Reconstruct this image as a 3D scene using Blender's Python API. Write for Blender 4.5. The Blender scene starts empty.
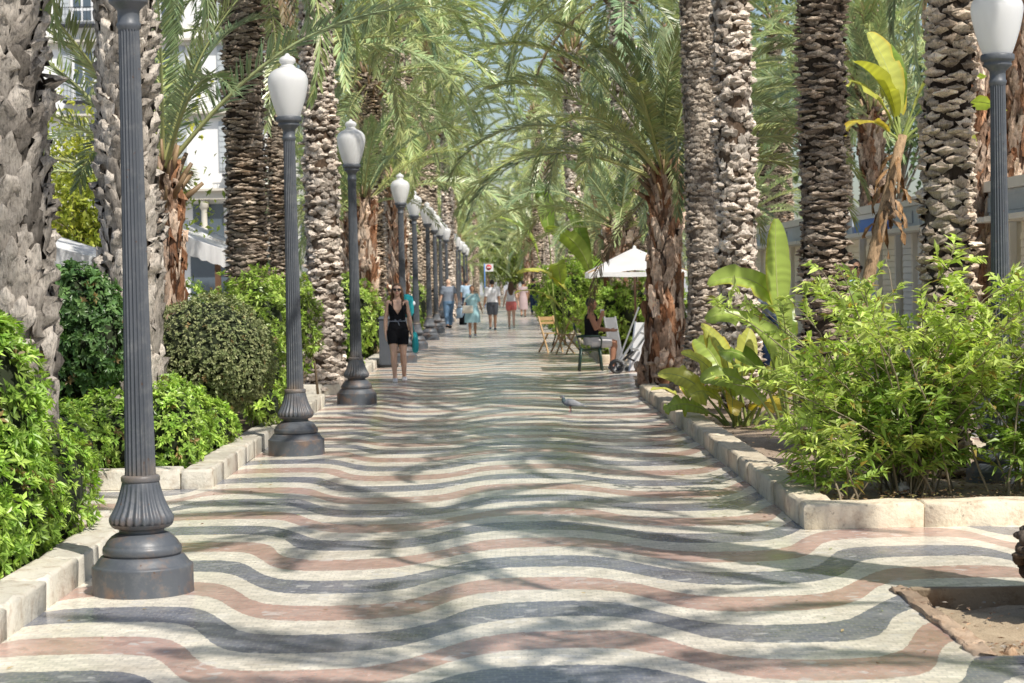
import bpy, math, random
import numpy as np
from mathutils import Matrix, Vector
PI = math.pi
rad = math.radians
scene = bpy.context.scene
COL = scene.collection
UP = np.array([0., 0., 1.])

# ------------------------------------------------------------------ helpers
def tag(o, label=None, cat=None, group=None, kind=None):
    if label: o['label'] = label
    if cat: o['category'] = cat
    if group: o['group'] = group
    if kind: o['kind'] = kind
    return o

def thing(name, label, cat, loc=(0, 0, 0), rz=0.0, group=None):
    o = bpy.data.objects.new(name, None)
    COL.objects.link(o)
    o.location = loc
    o.rotation_euler = (0, 0, rz)
    o.empty_display_size = 0.2
    return tag(o, label, cat, group)

def copy_tree(root, loc, rz=0.0, sc=1.0, label=None, group=None):
    r = root.copy(); COL.objects.link(r)
    r.location = loc; r.rotation_euler = (0, 0, rz); r.scale = (sc, sc, sc)
    if label: r['label'] = label
    if group: r['group'] = group
    for ch in list(root.children):
        c = ch.copy(); COL.objects.link(c); c.parent = r
        for g in list(ch.children):
            d = g.copy(); COL.objects.link(d); d.parent = c
    return r

def unit(v):
    v = np.asarray(v, float)
    n = np.linalg.norm(v, axis=-1, keepdims=True)
    return v / np.maximum(n, 1e-9)

class MB:
    """collects geometry for ONE mesh object"""
    def __init__(s):
        s.v = []; s.c = []; s.f = []; s.n = 0
    def add(s, verts, faces, col=(1, 1, 1), mi=0, smooth=True):
        verts = np.asarray(verts, float).reshape(-1, 3)
        faces = np.asarray(faces, int)
        col = np.asarray(col, float)
        if col.ndim == 1: col = np.tile(col, (len(verts), 1))
        s.v.append(verts); s.c.append(col)
        s.f.append((faces + s.n, mi, smooth))
        s.n += len(verts)
    def box(s, c, d, rz=0.0, col=(1, 1, 1), mi=0, rot=None, taper=1.0):
        x, y, z = np.array(d) / 2.0
        v = np.array([[-x, -y, -z], [x, -y, -z], [x, y, -z], [-x, y, -z],
                      [-x * taper, -y * taper, z], [x * taper, -y * taper, z], [x * taper, y * taper, z], [-x * taper, y * taper, z]])
        if rot is not None: v = v @ np.array(rot.to_3x3()).T
        if rz:
            a, b = math.cos(rz), math.sin(rz)
            v = v @ np.array([[a, b, 0], [-b, a, 0], [0, 0, 1]])
        v = v + np.array(c)
        s.add(v, [[0, 3, 2, 1], [4, 5, 6, 7], [0, 1, 5, 4], [1, 2, 6, 5], [2, 3, 7, 6], [3, 0, 4, 7]], col, mi, False)
    def bar(s, a, b, w, h=None, col=(1, 1, 1), mi=0):
        a = np.array(a, float); b = np.array(b, float); h = h or w
        d = b - a; L = np.linalg.norm(d)
        q = Vector(d).to_track_quat('Z', 'Y').to_matrix()
        s.box((a + b) / 2, (w, h, L), 0, col, mi, rot=q)
    def tube(s, pts, r, n=8, col=(1, 1, 1), mi=0, ref=(1, 0, 0), cap=True, smooth=True):
        pts = np.asarray(pts, float); m = len(pts)
        r = np.asarray(r, float)
        if r.ndim == 0: r = np.full((m, 2), float(r))
        elif r.ndim == 1: r = np.stack([r, r], 1)
        t = np.gradient(pts, axis=0); t = unit(t)
        ref = np.asarray(ref, float)
        b = np.cross(t, ref); bad = np.linalg.norm(b, axis=1) < 0.05
        if bad.any(): b[bad] = np.cross(t[bad], np.array([0.1, 1, 0.2]))
        b = unit(b); a = unit(np.cross(b, t))
        th = np.linspace(0, 2 * PI, n, endpoint=False)
        ring = pts[:, None, :] + a[:, None, :] * (np.cos(th)[None, :, None] * r[:, 0][:, None, None]) + b[:, None, :] * (np.sin(th)[None, :, None] * r[:, 1][:, None, None])
        v = ring.reshape(-1, 3)
        i = np.arange(m - 1)[:, None] * n; j = np.arange(n)[None, :]; k = (j + 1) % n
        f = np.stack([i + j, i + k, i + n + k, i + n + j], -1).reshape(-1, 4)
        if np.asarray(col).ndim == 2: cc = np.repeat(np.asarray(col, float), n, axis=0)
        else: cc = np.tile(np.asarray(col, float), (len(v), 1))
        s.add(v, f, cc, mi, smooth)
        if cap:
            base = s.n - len(v)
            s.v.append(np.array([pts[0], pts[-1]])); s.c.append(np.array([cc[0], cc[-1]]))
            c0, c1 = s.n, s.n + 1; s.n += 2
            jj = np.arange(n); kk = (jj + 1) % n
            s.f.append((np.stack([base + kk, base + jj, np.full(n, c0)], 1), mi, smooth))
            o = base + (m - 1) * n
            s.f.append((np.stack([o + jj, o + kk, np.full(n, c1)], 1), mi, smooth))
    def lathe(s, prof, n=32, c=(0, 0, 0), col=(1, 1, 1), mi=0, flute=0, depth=0.0, fl_rng=None, smooth=True):
        prof = np.asarray(prof, float); m = len(prof)
        th = np.linspace(0, 2 * PI, n, endpoint=False)
        r = prof[:, 0][:, None] * np.ones(n)[None, :]
        if flute:
            k = 1 - depth * (0.5 - 0.5 * np.cos(th * flute)) ** 1.0
            sel = np.ones(m, bool) if fl_rng is None else (prof[:, 1] > fl_rng[0]) & (prof[:, 1] < fl_rng[1])
            r[sel] *= k[None, :]
        v = np.stack([r * np.cos(th), r * np.sin(th), np.repeat(prof[:, 1][:, None], n, 1)], -1).reshape(-1, 3) + np.array(c)
        i = np.arange(m - 1)[:, None] * n; j = np.arange(n)[None, :]; k2 = (j + 1) % n
        f = np.stack([i + j, i + k2, i + n + k2, i + n + j], -1).reshape(-1, 4)
        s.add(v, f, col, mi, smooth)
    def ell(s, c, r, nu=16, nv=10, col=(1, 1, 1), mi=0, rot=None):
        th = np.linspace(0, 2 * PI, nu, endpoint=False); ph = np.linspace(0, PI, nv + 1)
        st, ct = np.sin(ph), np.cos(ph)
        v = np.stack([st[:, None] * np.cos(th), st[:, None] * np.sin(th), ct[:, None] * np.ones(nu)], -1).reshape(-1, 3) * np.array(r)
        if rot is not None: v = v @ np.array(rot.to_3x3()).T
        v = v + np.array(c)
        i = np.arange(nv)[:, None] * nu; j = np.arange(nu)[None, :]; k = (j + 1) % nu
        f = np.stack([i + j, i + nu + j, i + nu + k, i + k], -1).reshape(-1, 4)
        s.add(v, f, col, mi, True)
    def grid(s, P, col=(1, 1, 1), mi=0, smooth=True):
        P = np.asarray(P, float); a, b = P.shape[:2]
        i = np.arange(a - 1)[:, None] * b; j = np.arange(b - 1)[None, :]
        f = np.stack([i + j, i + j + 1, i + b + j + 1, i + b + j], -1).reshape(-1, 4)
        c = np.asarray(col, float)
        if c.ndim == 3: c = c.reshape(-1, 3)
        s.add(P.reshape(-1, 3), f, c, mi, smooth)
    def leaves(s, P, D, N, L, W, C, droop=0.0, fold=0.15, mid=0.45, mi=0):
        P = np.asarray(P, float); n = len(P)
        if n == 0: return
        D = unit(D); N = np.asarray(N, float)
        S = np.cross(D, N); S = unit(S); N = unit(np.cross(S, D))
        L = np.broadcast_to(np.asarray(L, float), (n,))[:, None]; W = np.broadcast_to(np.asarray(W, float), (n,))[:, None]
        dr = np.broadcast_to(np.asarray(droop, float), (n,))[:, None]
        M = P + D * L * mid - UP * dr * L * mid * mid
        T = P + D * L - UP * dr * L
        ML = M + S * W * .5 + N * W * fold; MR = M - S * W * .5 + N * W * fold
        v = np.stack([P, ML, MR, T, M - N * W * fold * .5], 1).reshape(-1, 3)
        b = np.arange(n)[:, None] * 5
        f = np.concatenate([b + np.array([[0, 4, 3, 1]]), b + np.array([[0, 2, 3, 4]])], 0)
        C = np.asarray(C, float)
        if C.ndim == 1: C = np.tile(C, (n, 1))
        s.add(v, f, np.repeat(C, 5, axis=0), mi, False)
    def mesh(s, name, mats):
        V = np.concatenate(s.v); Cc = np.concatenate(s.c)
        me = bpy.data.meshes.new(name)
        loops = []; starts = []; tot = []; mi = []; sm = []; st = 0
        for f, m, smo in s.f:
            k = f.shape[1]; nf = len(f)
            loops.append(f.ravel()); starts.append(st + np.arange(nf) * k); tot.append(np.full(nf, k))
            mi.append(np.full(nf, m)); sm.append(np.full(nf, smo)); st += nf * k
        loops = np.concatenate(loops); starts = np.concatenate(starts); tot = np.concatenate(tot)
        me.vertices.add(len(V)); me.vertices.foreach_set('co', V.ravel())
        me.loops.add(len(loops)); me.loops.foreach_set('vertex_index', loops.astype(np.int32))
        me.polygons.add(len(starts)); me.polygons.foreach_set('loop_start', starts.astype(np.int32))
        me.polygons.foreach_set('loop_total', tot.astype(np.int32))
        me.polygons.foreach_set('material_index', np.concatenate(mi).astype(np.int32))
        me.polygons.foreach_set('use_smooth', np.concatenate(sm).astype(bool))
        me.update(calc_edges=True); me.validate()
        at = me.color_attributes.new('Col', 'FLOAT_COLOR', 'POINT')
        if len(at.data) == len(V):
            at.data.foreach_set('color', np.concatenate([Cc, np.ones((len(Cc), 1))], 1).ravel().astype(np.float32))
        for m in (mats if isinstance(mats, (list, tuple)) else [mats]): me.materials.append(m)
        return me
    def obj(s, name, mats, parent=None):
        o = bpy.data.objects.new(name, s.mesh(name, mats))
        COL.objects.link(o)
        if parent is not None: o.parent = parent
        return o

def add_obj(name, me, parent=None):
    o = bpy.data.objects.new(name, me); COL.objects.link(o)
    if parent is not None: o.parent = parent
    return o

def remesh(mb, name, voxel, mat, parent=None, clip=None, smooth=2):
    """union of overlapping shapes into one continuous skin"""
    me = mb.mesh(name + '_tmp', mat)
    o = bpy.data.objects.new(name + '_tmp', me); COL.objects.link(o)
    m = o.modifiers.new('r', 'REMESH'); m.mode = 'VOXEL'; m.voxel_size = voxel; m.use_smooth_shade = True
    if smooth:
        q = o.modifiers.new('s', 'SMOOTH'); q.iterations = smooth; q.factor = 0.5
    bpy.context.view_layer.update()
    dg = bpy.context.evaluated_depsgraph_get()
    new = bpy.data.meshes.new_from_object(o.evaluated_get(dg))
    bpy.data.objects.remove(o); bpy.data.meshes.remove(me)
    new.name = name
    if clip:
        import bmesh
        bm = bmesh.new(); bm.from_mesh(new)
        dead = [f for f in bm.faces if clip(f.calc_center_median())]
        bmesh.ops.delete(bm, geom=dead, context='FACES'); bm.to_mesh(new); bm.free()
    for p in new.polygons: p.use_smooth = True
    if not new.materials: new.materials.append(mat)
    return add_obj(name, new, parent)

# ------------------------------------------------------------------ materials
class NT:
    def __init__(s, name):
        s.m = bpy.data.materials.new(name); s.m.use_nodes = True
        s.t = s.m.node_tree; s.t.nodes.clear()
        s.out = s.n('ShaderNodeOutputMaterial')
    def n(s, typ, **kw):
        x = s.t.nodes.new(typ)
        for k, v in kw.items(): setattr(x, k, v)
        return x
    def l(s, a, b): s.t.links.new(a, b)
    def math(s, op, a, b=None, c=None):
        x = s.n('ShaderNodeMath', operation=op)
        for i, q in enumerate((a, b, c)):
            if q is None: continue
            if isinstance(q, (int, float)): x.inputs[i].default_value = q
            else: s.l(q, x.inputs[i])
        return x.outputs[0]
    def mix(s, fac, a, b, mode='MIX'):
        x = s.n('ShaderNodeMix', data_type='RGBA', blend_type=mode)
        for sock, q in ((x.inputs[0], fac), (x.inputs[6], a), (x.inputs[7], b)):
            if isinstance(q, (int, float)): sock.default_value = q
            elif isinstance(q, tuple): sock.default_value = (*q, 1)[:4]
            else: s.l(q, sock)
        return x.outputs[2]
    def ramp(s, fac, stops, interp='LINEAR'):
        x = s.n('ShaderNodeValToRGB'); x.color_ramp.interpolation = interp
        e = x.color_ramp.elements
        while len(e) < len(stops): e.new(0.5)
        for i, (p, c) in enumerate(stops):
            e[i].position = p; e[i].color = (*c, 1) if isinstance(c, tuple) else (c, c, c, 1)
        s.l(fac, x.inputs[0]); return x.outputs[0]
    def coord(s, scale=None, kind='Object'):
        t = s.n('ShaderNodeTexCoord').outputs[kind]
        if scale is None: return t
        mp = s.n('ShaderNodeMapping'); mp.inputs['Scale'].default_value = scale if isinstance(scale, tuple) else (scale,) * 3
        s.l(t, mp.inputs[0]); return mp.outputs[0]
    def noise(s, scale, detail=4, rough=0.55, co=None):
        x = s.n('ShaderNodeTexNoise'); x.inputs['Scale'].default_value = scale; x.inputs['Detail'].default_value = detail
        x.inputs['Roughness'].default_value = rough
        s.l(co if co is not None else s.coord(), x.inputs['Vector']); return x.outputs['Fac']
    def attr(s): return s.n('ShaderNodeAttribute', attribute_name='Col').outputs['Color']
    def bump(s, h, strength=0.4, dist=0.02):
        b = s.n('ShaderNodeBump'); b.inputs['Strength'].default_value = strength; b.inputs['Distance'].default_value = dist
        s.l(h, b.inputs['Height']); return b.outputs[0]
    def bsdf(s, col, rough=0.6, spec=0.4, metal=0.0, normal=None, link=True):
        p = s.n('ShaderNodeBsdfPrincipled')
        for nm, q in (('Base Color', col), ('Roughness', rough), ('Specular IOR Level', spec), ('Metallic', metal)):
            if isinstance(q, tuple): p.inputs[nm].default_value = (*q, 1)
            elif isinstance(q, (int, float)): p.inputs[nm].default_value = q
            else: s.l(q, p.inputs[nm])
        if normal is not None: s.l(normal, p.inputs['Normal'])
        if link: s.l(p.outputs[0], s.out.inputs[0])
        return p

def mat_simple(name, col, rough=0.6, var=0.12, scale=6.0, bump=0.0, spec=0.4, metal=0.0):
    t = NT(name)
    n = t.noise(scale, 5)
    c = t.mix(n, tuple(x * (1 - var * 1.4) for x in col), tuple(min(1, x * (1 + var)) for x in col))
    t.bsdf(c, rough, spec, metal, t.bump(t.noise(scale * 8, 3), bump, 0.01) if bump else None)
    return t.m

def mat_attr(name, rough=0.7, var=0.3, scale=12.0, bump=0.4, spec=0.25, dist=0.015, stretch=None):
    t = NT(name)
    co = t.coord(stretch) if stretch else t.coord()
    n = t.noise(scale, 6, 0.65, co)
    k = t.ramp(n, [(0.25, 1 - var), (0.75, 1 + var * 0.6)])
    c = t.mix(1.0, t.attr(), k, 'MULTIPLY')
    if stretch:
        c = t.mix(1.0, c, (1.52, 1.48, 1.42), 'MULTIPLY')
        fib = t.noise(75, 6, 0.75, t.coord((1, 1, .14)))
        c = t.mix(1.0, c, t.ramp(fib, [(0.34, .45), (0.48, 1.0), (0.72, 1.3)]), 'MULTIPLY')
        blot = t.noise(26, 5, 0.7, t.coord((1, 1, .7)))
        c = t.mix(1.0, c, t.ramp(blot, [(0.32, .50), (0.46, 1.0), (0.7, 1.2)]), 'MULTIPLY')
        pale = t.ramp(t.noise(2.3, 5, 0.65), [(0.5, 0.0), (0.72, 0.35)])
        c = t.mix(pale, c, (0.50, 0.46, 0.41))
        t.bsdf(c, rough, spec, 0, t.bump(fib, bump, dist))
        return t.m
    t.bsdf(c, rough, spec, 0, t.bump(t.noise(scale * 3, 5, 0.6, co), bump, dist))
    return t.m

def mat_leaf(name, trans=0.35, rough=0.45, spec=0.4, tint=(1.15, 1.25, 0.55)):
    t = NT(name)
    a = t.attr()
    n = t.noise(1.3, 2)
    a2 = t.mix(1.0, a, t.ramp(n, [(0.3, 0.82), (0.7, 1.12)]), 'MULTIPLY')
    p = t.bsdf(a2, rough, spec, link=False)
    tr = t.n('ShaderNodeBsdfTranslucent')
    t.l(t.mix(1.0, a2, tint, 'MULTIPLY'), tr.inputs['Color'])
    ms = t.n('ShaderNodeMixShader'); ms.inputs[0].default_value = trans
    t.l(p.outputs[0], ms.inputs[1]); t.l(tr.outputs[0], ms.inputs[2]); t.l(ms.outputs[0], t.out.inputs[0])
    return t.m

def mat_pavement():
    t = NT('wave_mosaic_paving')
    co = t.coord()
    sx = t.n('ShaderNodeSeparateXYZ'); t.l(co, sx.inputs[0]); X, Y = sx.outputs[0], sx.outputs[1]
    nz = t.n('ShaderNodeTexNoise'); nz.inputs['Scale'].default_value = 0.55; nz.inputs['Detail'].default_value = 1
    t.l(co, nz.inputs['Vector'])
    ph = t.math('MULTIPLY', t.math('ADD', X, 0.33), 2 * PI / 2.3)
    ph = t.math('ADD', ph, t.math('MULTIPLY', t.math('SUBTRACT', nz.outputs['Fac'], 0.5), 0.9))
    kk = t.math('ADD', t.math('MULTIPLY', t.math('MINIMUM', t.math('ABSOLUTE', t.math('SUBTRACT', X, 0.25)), 2.6), 0.55), 1.0)
    w = t.math('MULTIPLY', t.math('TANH', t.math('MULTIPLY', t.math('SINE', ph), kk)), 0.52)
    fine = t.math('MULTIPLY', t.math('SUBTRACT', t.noise(22, 2, 0.5, co), 0.5), 0.06)
    v = t.math('ADD', t.math('SUBTRACT', Y, w), fine)
    v = t.math('DIVIDE', t.math('ADD', v, -11.98 + 0.265 + 180.0), 1.8)
    u = t.math('FRACT', v)
    dark, cream, red = (0.20, 0.213, 0.258), (0.88, 0.82, 0.69), (0.57, 0.375, 0.31)
    band = t.ramp(u, [(0.0, dark), (0.27, cream), (0.50, red), (0.765, cream)], 'CONSTANT')
    # little mosaic stones
    br = t.n('ShaderNodeTexBrick'); br.offset = 0.5
    for k, q in (('Scale', 1.0), ('Mortar Size', 0.005), ('Brick Width', 0.062), ('Row Height', 0.05), ('Bias', 0.0), ('Mortar Smooth', 0.3)): br.inputs[k].default_value = q
    br.inputs['Color1'].default_value = (0.90, 0.90, 0.90, 1); br.inputs['Color2'].default_value = (1.08, 1.07, 1.06, 1)
    br.inputs['Mortar'].default_value = (0.95, 0.95, 0.95, 1)
    wob = t.n('ShaderNodeVectorMath', operation='ADD')
    nv = t.n('ShaderNodeTexNoise'); nv.inputs['Scale'].default_value = 5
    t.l(co, nv.inputs['Vector'])
    sc = t.n('ShaderNodeVectorMath', operation='SCALE'); sc.inputs['Scale'].default_value = 0.03
    t.l(nv.outputs['Color'], sc.inputs[0]); t.l(co, wob.inputs[0]); t.l(sc.outputs[0], wob.inputs[1])
    t.l(wob.outputs[0], br.inputs['Vector'])
    vo = t.n('ShaderNodeTexVoronoi'); vo.inputs['Scale'].default_value = 17
    t.l(co, vo.inputs['Vector'])
    c = t.mix(1.0, band, br.outputs['Color'], 'MULTIPLY')
    vs = t.n('ShaderNodeSeparateColor'); t.l(vo.outputs['Color'], vs.inputs[0])
    c = t.mix(1.0, c, t.ramp(vs.outputs[0], [(0, 0.82), (0.5, 1.0), (1, 1.10)]), 'MULTIPLY')
    c = t.mix(t.math('MULTIPLY', br.outputs['Fac'], 0.36), c, (0.46, 0.44, 0.40))
    dirt = t.noise(0.8, 7, 0.65, co)
    c = t.mix(1.0, c, t.ramp(dirt, [(0.3, (0.72, 0.69, 0.66)), (0.55, (1, 1, 1)), (0.8, (1.06, 1.05, 1.0))]), 'MULTIPLY')
    worn = t.ramp(t.noise(3.1, 8, 0.72, co), [(0.50, 0.0), (0.72, 0.42)])
    c = t.mix(worn, c, (0.50, 0.47, 0.42))
    fleck = t.math('MULTIPLY', t.ramp(vs.outputs[1], [(0.86, 0.0), (0.90, 1.0)]), t.ramp(t.noise(1.7, 4, 0.6, co), [(0.45, 0.0), (0.6, 0.55)]))
    c = t.mix(fleck, c, (0.72, 0.70, 0.66))
    stain = t.ramp(t.noise(1.15, 6, 0.7, t.coord((1, .5, 1))), [(0.58, 0.0), (0.74, 0.38)])
    c = t.mix(stain, c, (0.30, 0.27, 0.23))
    spots = t.noise(6.5, 5, 0.7, co)
    c = t.mix(t.ramp(spots, [(0.66, 0.0), (0.74, 0.5)]), c, (0.16, 0.14, 0.12))
    ro = t.ramp(t.noise(2.2, 4, 0.6, co), [(0.3, 0.14), (0.7, 0.32)])
    t.bsdf(c, ro, 0.45, 0, t.bump(t.math('ADD', br.outputs['Fac'], t.math('MULTIPLY', t.noise(60, 2, 0.5, co), -0.6)), 0.10, -0.004))
    return t.m

def mat_ground(name, a, b, scale=3.0, grit=60, bump=0.5):
    t = NT(name); co = t.coord()
    c = t.mix(t.ramp(t.noise(scale, 6, 0.65, co), [(0.35, 0.0), (0.65, 1.0)]), a, b)
    c = t.mix(1.0, c, t.ramp(t.noise(grit, 3, 0.6, co), [(0.3, 0.7), (0.7, 1.2)]), 'MULTIPLY')
    t.bsdf(c, 0.9, 0.15, 0, t.bump(t.noise(grit * .5, 5, 0.6, co), bump, 0.03))
    return t.m

def mat_kerb():
    t = NT('kerb_stone'); co = t.coord()
    c = t.mix(t.noise(2.2, 5, 0.6, co), (0.60, 0.53, 0.42), (0.80, 0.75, 0.65))
    c = t.mix(t.ramp(t.noise(7, 6, 0.7, co), [(0.50, 0.0), (0.72, 0.75)]), c, (0.34, 0.23, 0.15))
    c = t.mix(t.ramp(t.noise(16, 6, 0.75, co), [(0.60, 0.0), (0.72, 0.8)]), c, (0.12, 0.10, 0.085))
    c = t.mix(1.0, c, t.attr(), 'MULTIPLY')
    t.bsdf(c, 0.8, 0.2, 0, t.bump(t.noise(30, 6, 0.6, co), 0.5, 0.02))
    return t.m

def mat_lamp():
    t = NT('painted_iron'); co = t.coord()
    oi = t.n('ShaderNodeObjectInfo'); va = t.n('ShaderNodeVectorMath', operation='ADD'); t.l(co, va.inputs[0])
    cb = t.n('ShaderNodeCombineXYZ'); lx = t.n('ShaderNodeSeparateXYZ'); t.l(oi.outputs['Location'], lx.inputs[0])
    t.l(lx.outputs[1], cb.inputs[0]); t.l(cb.outputs[0], va.inputs[1]); wco = va.outputs[0]
    c = t.mix(t.noise(3.5, 5, 0.65, t.coord((1, 1, .35))), (0.050, 0.058, 0.070), (0.120, 0.130, 0.145))
    sx = t.n('ShaderNodeSeparateXYZ'); t.l(co, sx.inputs[0])
    low = t.ramp(sx.outputs[2], [(0.0, 1.0), (0.30, 0.75), (0.72, 0.0)])
    rust = t.math('MULTIPLY', low, t.ramp(t.noise(5.5, 7, 0.7, wco), [(0.50, 0.0), (0.66, 0.9)]))
    c = t.mix(rust, c, (0.16, 0.085, 0.045))
    ring = t.ramp(sx.outputs[2], [(0.60, 0.0), (0.625, 0.0), (0.665, 0.8), (0.78, 0.0)])
    ring2 = t.math('MULTIPLY', ring, t.ramp(t.noise(9, 4, 0.6, wco), [(0.4, 0.2), (0.62, 0.9)]))
    c = t.mix(ring2, c, (0.26, 0.19, 0.13))
    dust = t.ramp(t.noise(11, 6, 0.7, wco), [(0.5, 0.0), (0.8, 0.3)])
    c = t.mix(dust, c, (0.34, 0.33, 0.31))
    chip = t.ramp(t.noise(26, 3, 0.5, wco), [(0.70, 0.0), (0.72, 0.8)])
    c = t.mix(chip, c, (0.10, 0.055, 0.035))
    t.bsdf(c, t.ramp(t.noise(6, 4, 0.6, co), [(0.3, 0.34), (0.7, 0.58)]), 0.55, 0.0, t.bump(t.noise(40, 4, 0.6, co), 0.12, 0.01))
    return t.m

def mat_globe():
    t = NT('frosted_glass_globe'); co = t.coord()
    th = t.n('ShaderNodeSeparateXYZ'); t.l(co, th.inputs[0])
    streak = t.noise(14, 4, 0.6, t.coord((1, 1, .08)))
    c = t.mix(streak, (0.84, 0.84, 0.84), (0.90, 0.90, 0.89))
    p = t.bsdf(c, 0.28, 0.5, link=False)
    tr = t.n('ShaderNodeBsdfTranslucent'); tr.inputs['Color'].default_value = (0.9, 0.9, 0.88, 1)
    ms = t.n('ShaderNodeMixShader'); ms.inputs[0].default_value = 0.35
    t.l(p.outputs[0], ms.inputs[1]); t.l(tr.outputs[0], ms.inputs[2]); t.l(ms.outputs[0], t.out.inputs[0])
    return t.m

M = {}
M['pave'] = mat_pavement()
M['soil'] = mat_ground('sandy_soil', (0.27, 0.20, 0.145), (0.47, 0.37, 0.28), 1.6)
M['darksoil'] = mat_ground('dark_mulch', (0.10, 0.075, 0.05), (0.22, 0.165, 0.115), 4)
M['pit'] = mat_ground('pit_sand', (0.30, 0.225, 0.15), (0.52, 0.42, 0.29), 2.0, 130, .25)
M['ground'] = mat_ground('pale_paving', (0.36, 0.36, 0.36), (0.46, 0.455, 0.44), 1.2, 30, 0.15)
M['kerb'] = mat_kerb()
M['lamp'] = mat_lamp()
M['globe'] = mat_globe()
M['trunk'] = mat_attr('palm_bark', 0.9, 0.35, 9.0, 1.0, 0.15, 0.02, (1, 1, .5))
M['bark'] = mat_attr('grey_bark', 0.85, 0.3, 10.0, 0.6, 0.15)
M['frond'] = mat_leaf('palm_leaflets', 0.18, 0.34, 0.75, (1.04, 1.15, .76))
M['rachis'] = mat_attr('frond_midrib', 0.5, 0.15, 8, 0.1, 0.4)
M['leaf'] = mat_leaf('shrub_leaves', 0.32, 0.36, 0.5)
M['airy'] = mat_leaf('airy_shrub_leaves', 0.46, 0.40, 0.4, (1.15, 1.2, .6))
M['dull'] = mat_leaf('clipped_shrub_leaves', 0.2, 0.5, 0.35, (1.1, 1.15, .6))
M['paddle'] = mat_leaf('paddle_leaves', 0.4, 0.35, 0.5, (1.2, 1.2, 0.45))
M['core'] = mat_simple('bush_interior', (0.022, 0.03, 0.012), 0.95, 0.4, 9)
M['stem'] = mat_attr('woody_stem', 0.85, 0.3, 20, 0.3)
# ------------------------------------------------------------------ camera, light, sky
cam = bpy.data.cameras.new('camera'); co = bpy.data.objects.new('camera', cam); COL.objects.link(co)
p_, y_, r_ = 3.1055e-2, 6.5496e-3, 2.0155e-2
fw = np.array([math.sin(y_) * math.cos(p_), math.cos(y_) * math.cos(p_), -math.sin(p_)])
rt = np.array([math.cos(y_), -math.sin(y_), 0]); up = np.cross(rt, fw)
rt, up = rt * math.cos(r_) - up * math.sin(r_), up * math.cos(r_) + rt * math.sin(r_)
co.matrix_world = Matrix(((rt[0], up[0], -fw[0], 0), (rt[1], up[1], -fw[1], 0), (rt[2], up[2], -fw[2], 1.75), (0, 0, 0, 1)))
cam.sensor_width = 36; cam.lens = 36 * 2000 / 1024; cam.clip_start = 0.1; cam.clip_end = 3000
cam.dof.use_dof = True; cam.dof.focus_distance = 15.5; cam.dof.aperture_fstop = 5.6
scene.camera = co
SUN_EL = 52.0
SH = unit(np.array([-0.60, 0.80]))                 # horizontal direction the shadows fall in
to_sun = np.array([-SH[0] * math.cos(rad(SUN_EL)), -SH[1] * math.cos(rad(SUN_EL)), math.sin(rad(SUN_EL))])
sun = bpy.data.lights.new('sun', 'SUN'); so = bpy.data.objects.new('sun', sun); COL.objects.link(so)
so.rotation_euler = Vector(to_sun).to_track_quat('Z', 'Y').to_euler()
sun.energy = 5.0; sun.angle = rad(0.53); sun.color = (1.0, 0.95, 0.87)
w = bpy.data.worlds.new('World'); scene.world = w; w.use_nodes = True
wt = w.node_tree; bg = wt.nodes['Background']
sky = wt.nodes.new('ShaderNodeTexSky'); sky.sky_type = 'NISHITA'; sky.sun_disc = False
sky.sun_elevation = rad(SUN_EL); sky.sun_rotation = math.atan2(to_sun[0], to_sun[1])
sky.air_density = 1.0; sky.dust_density = 1.6; sky.ozone_density = 1.0
wt.links.new(sky.outputs[0], bg.inputs[0]); bg.inputs[1].default_value = 0.125
scene.view_settings.view_transform = 'Standard'; scene.view_settings.look = 'None'; scene.view_settings.exposure = 0
scene.render.engine = 'CYCLES'
scene.cycles.max_bounces = 8; scene.cycles.diffuse_bounces = 4; scene.cycles.transmission_bounces = 4
scene.cycles.use_denoising = True; scene.cycles.sample_clamp_indirect = 6

# ------------------------------------------------------------------ ground, promenade, beds
PIT = (2.15, 9.0, 4.3, 10.94)
def sheet_with_hole(name, x0, y0, x1, y1, z, mat, hole=PIT):
    mb = MB(); hx0, hy0, hx1, hy1 = hole
    for a, b, c, d in ((x0, y0, x1, hy0), (x0, hy1, x1, y1), (x0, hy0, hx0, hy1), (hx1, hy0, x1, hy1)):
        mb.add([[a, b, z], [c, b, z], [c, d, z], [a, d, z]], [[0, 1, 2, 3]], (1, 1, 1), 0, False)
    return tag(mb.obj(name, mat), kind='structure')
sheet_with_hole('ground', -900, -200, 900, 1500, -0.004, M['ground'])
sheet_with_hole('promenade', -7.0, -12, 5.6, 300, 0.0, M['pave'])
rng = np.random.default_rng(7)
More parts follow.
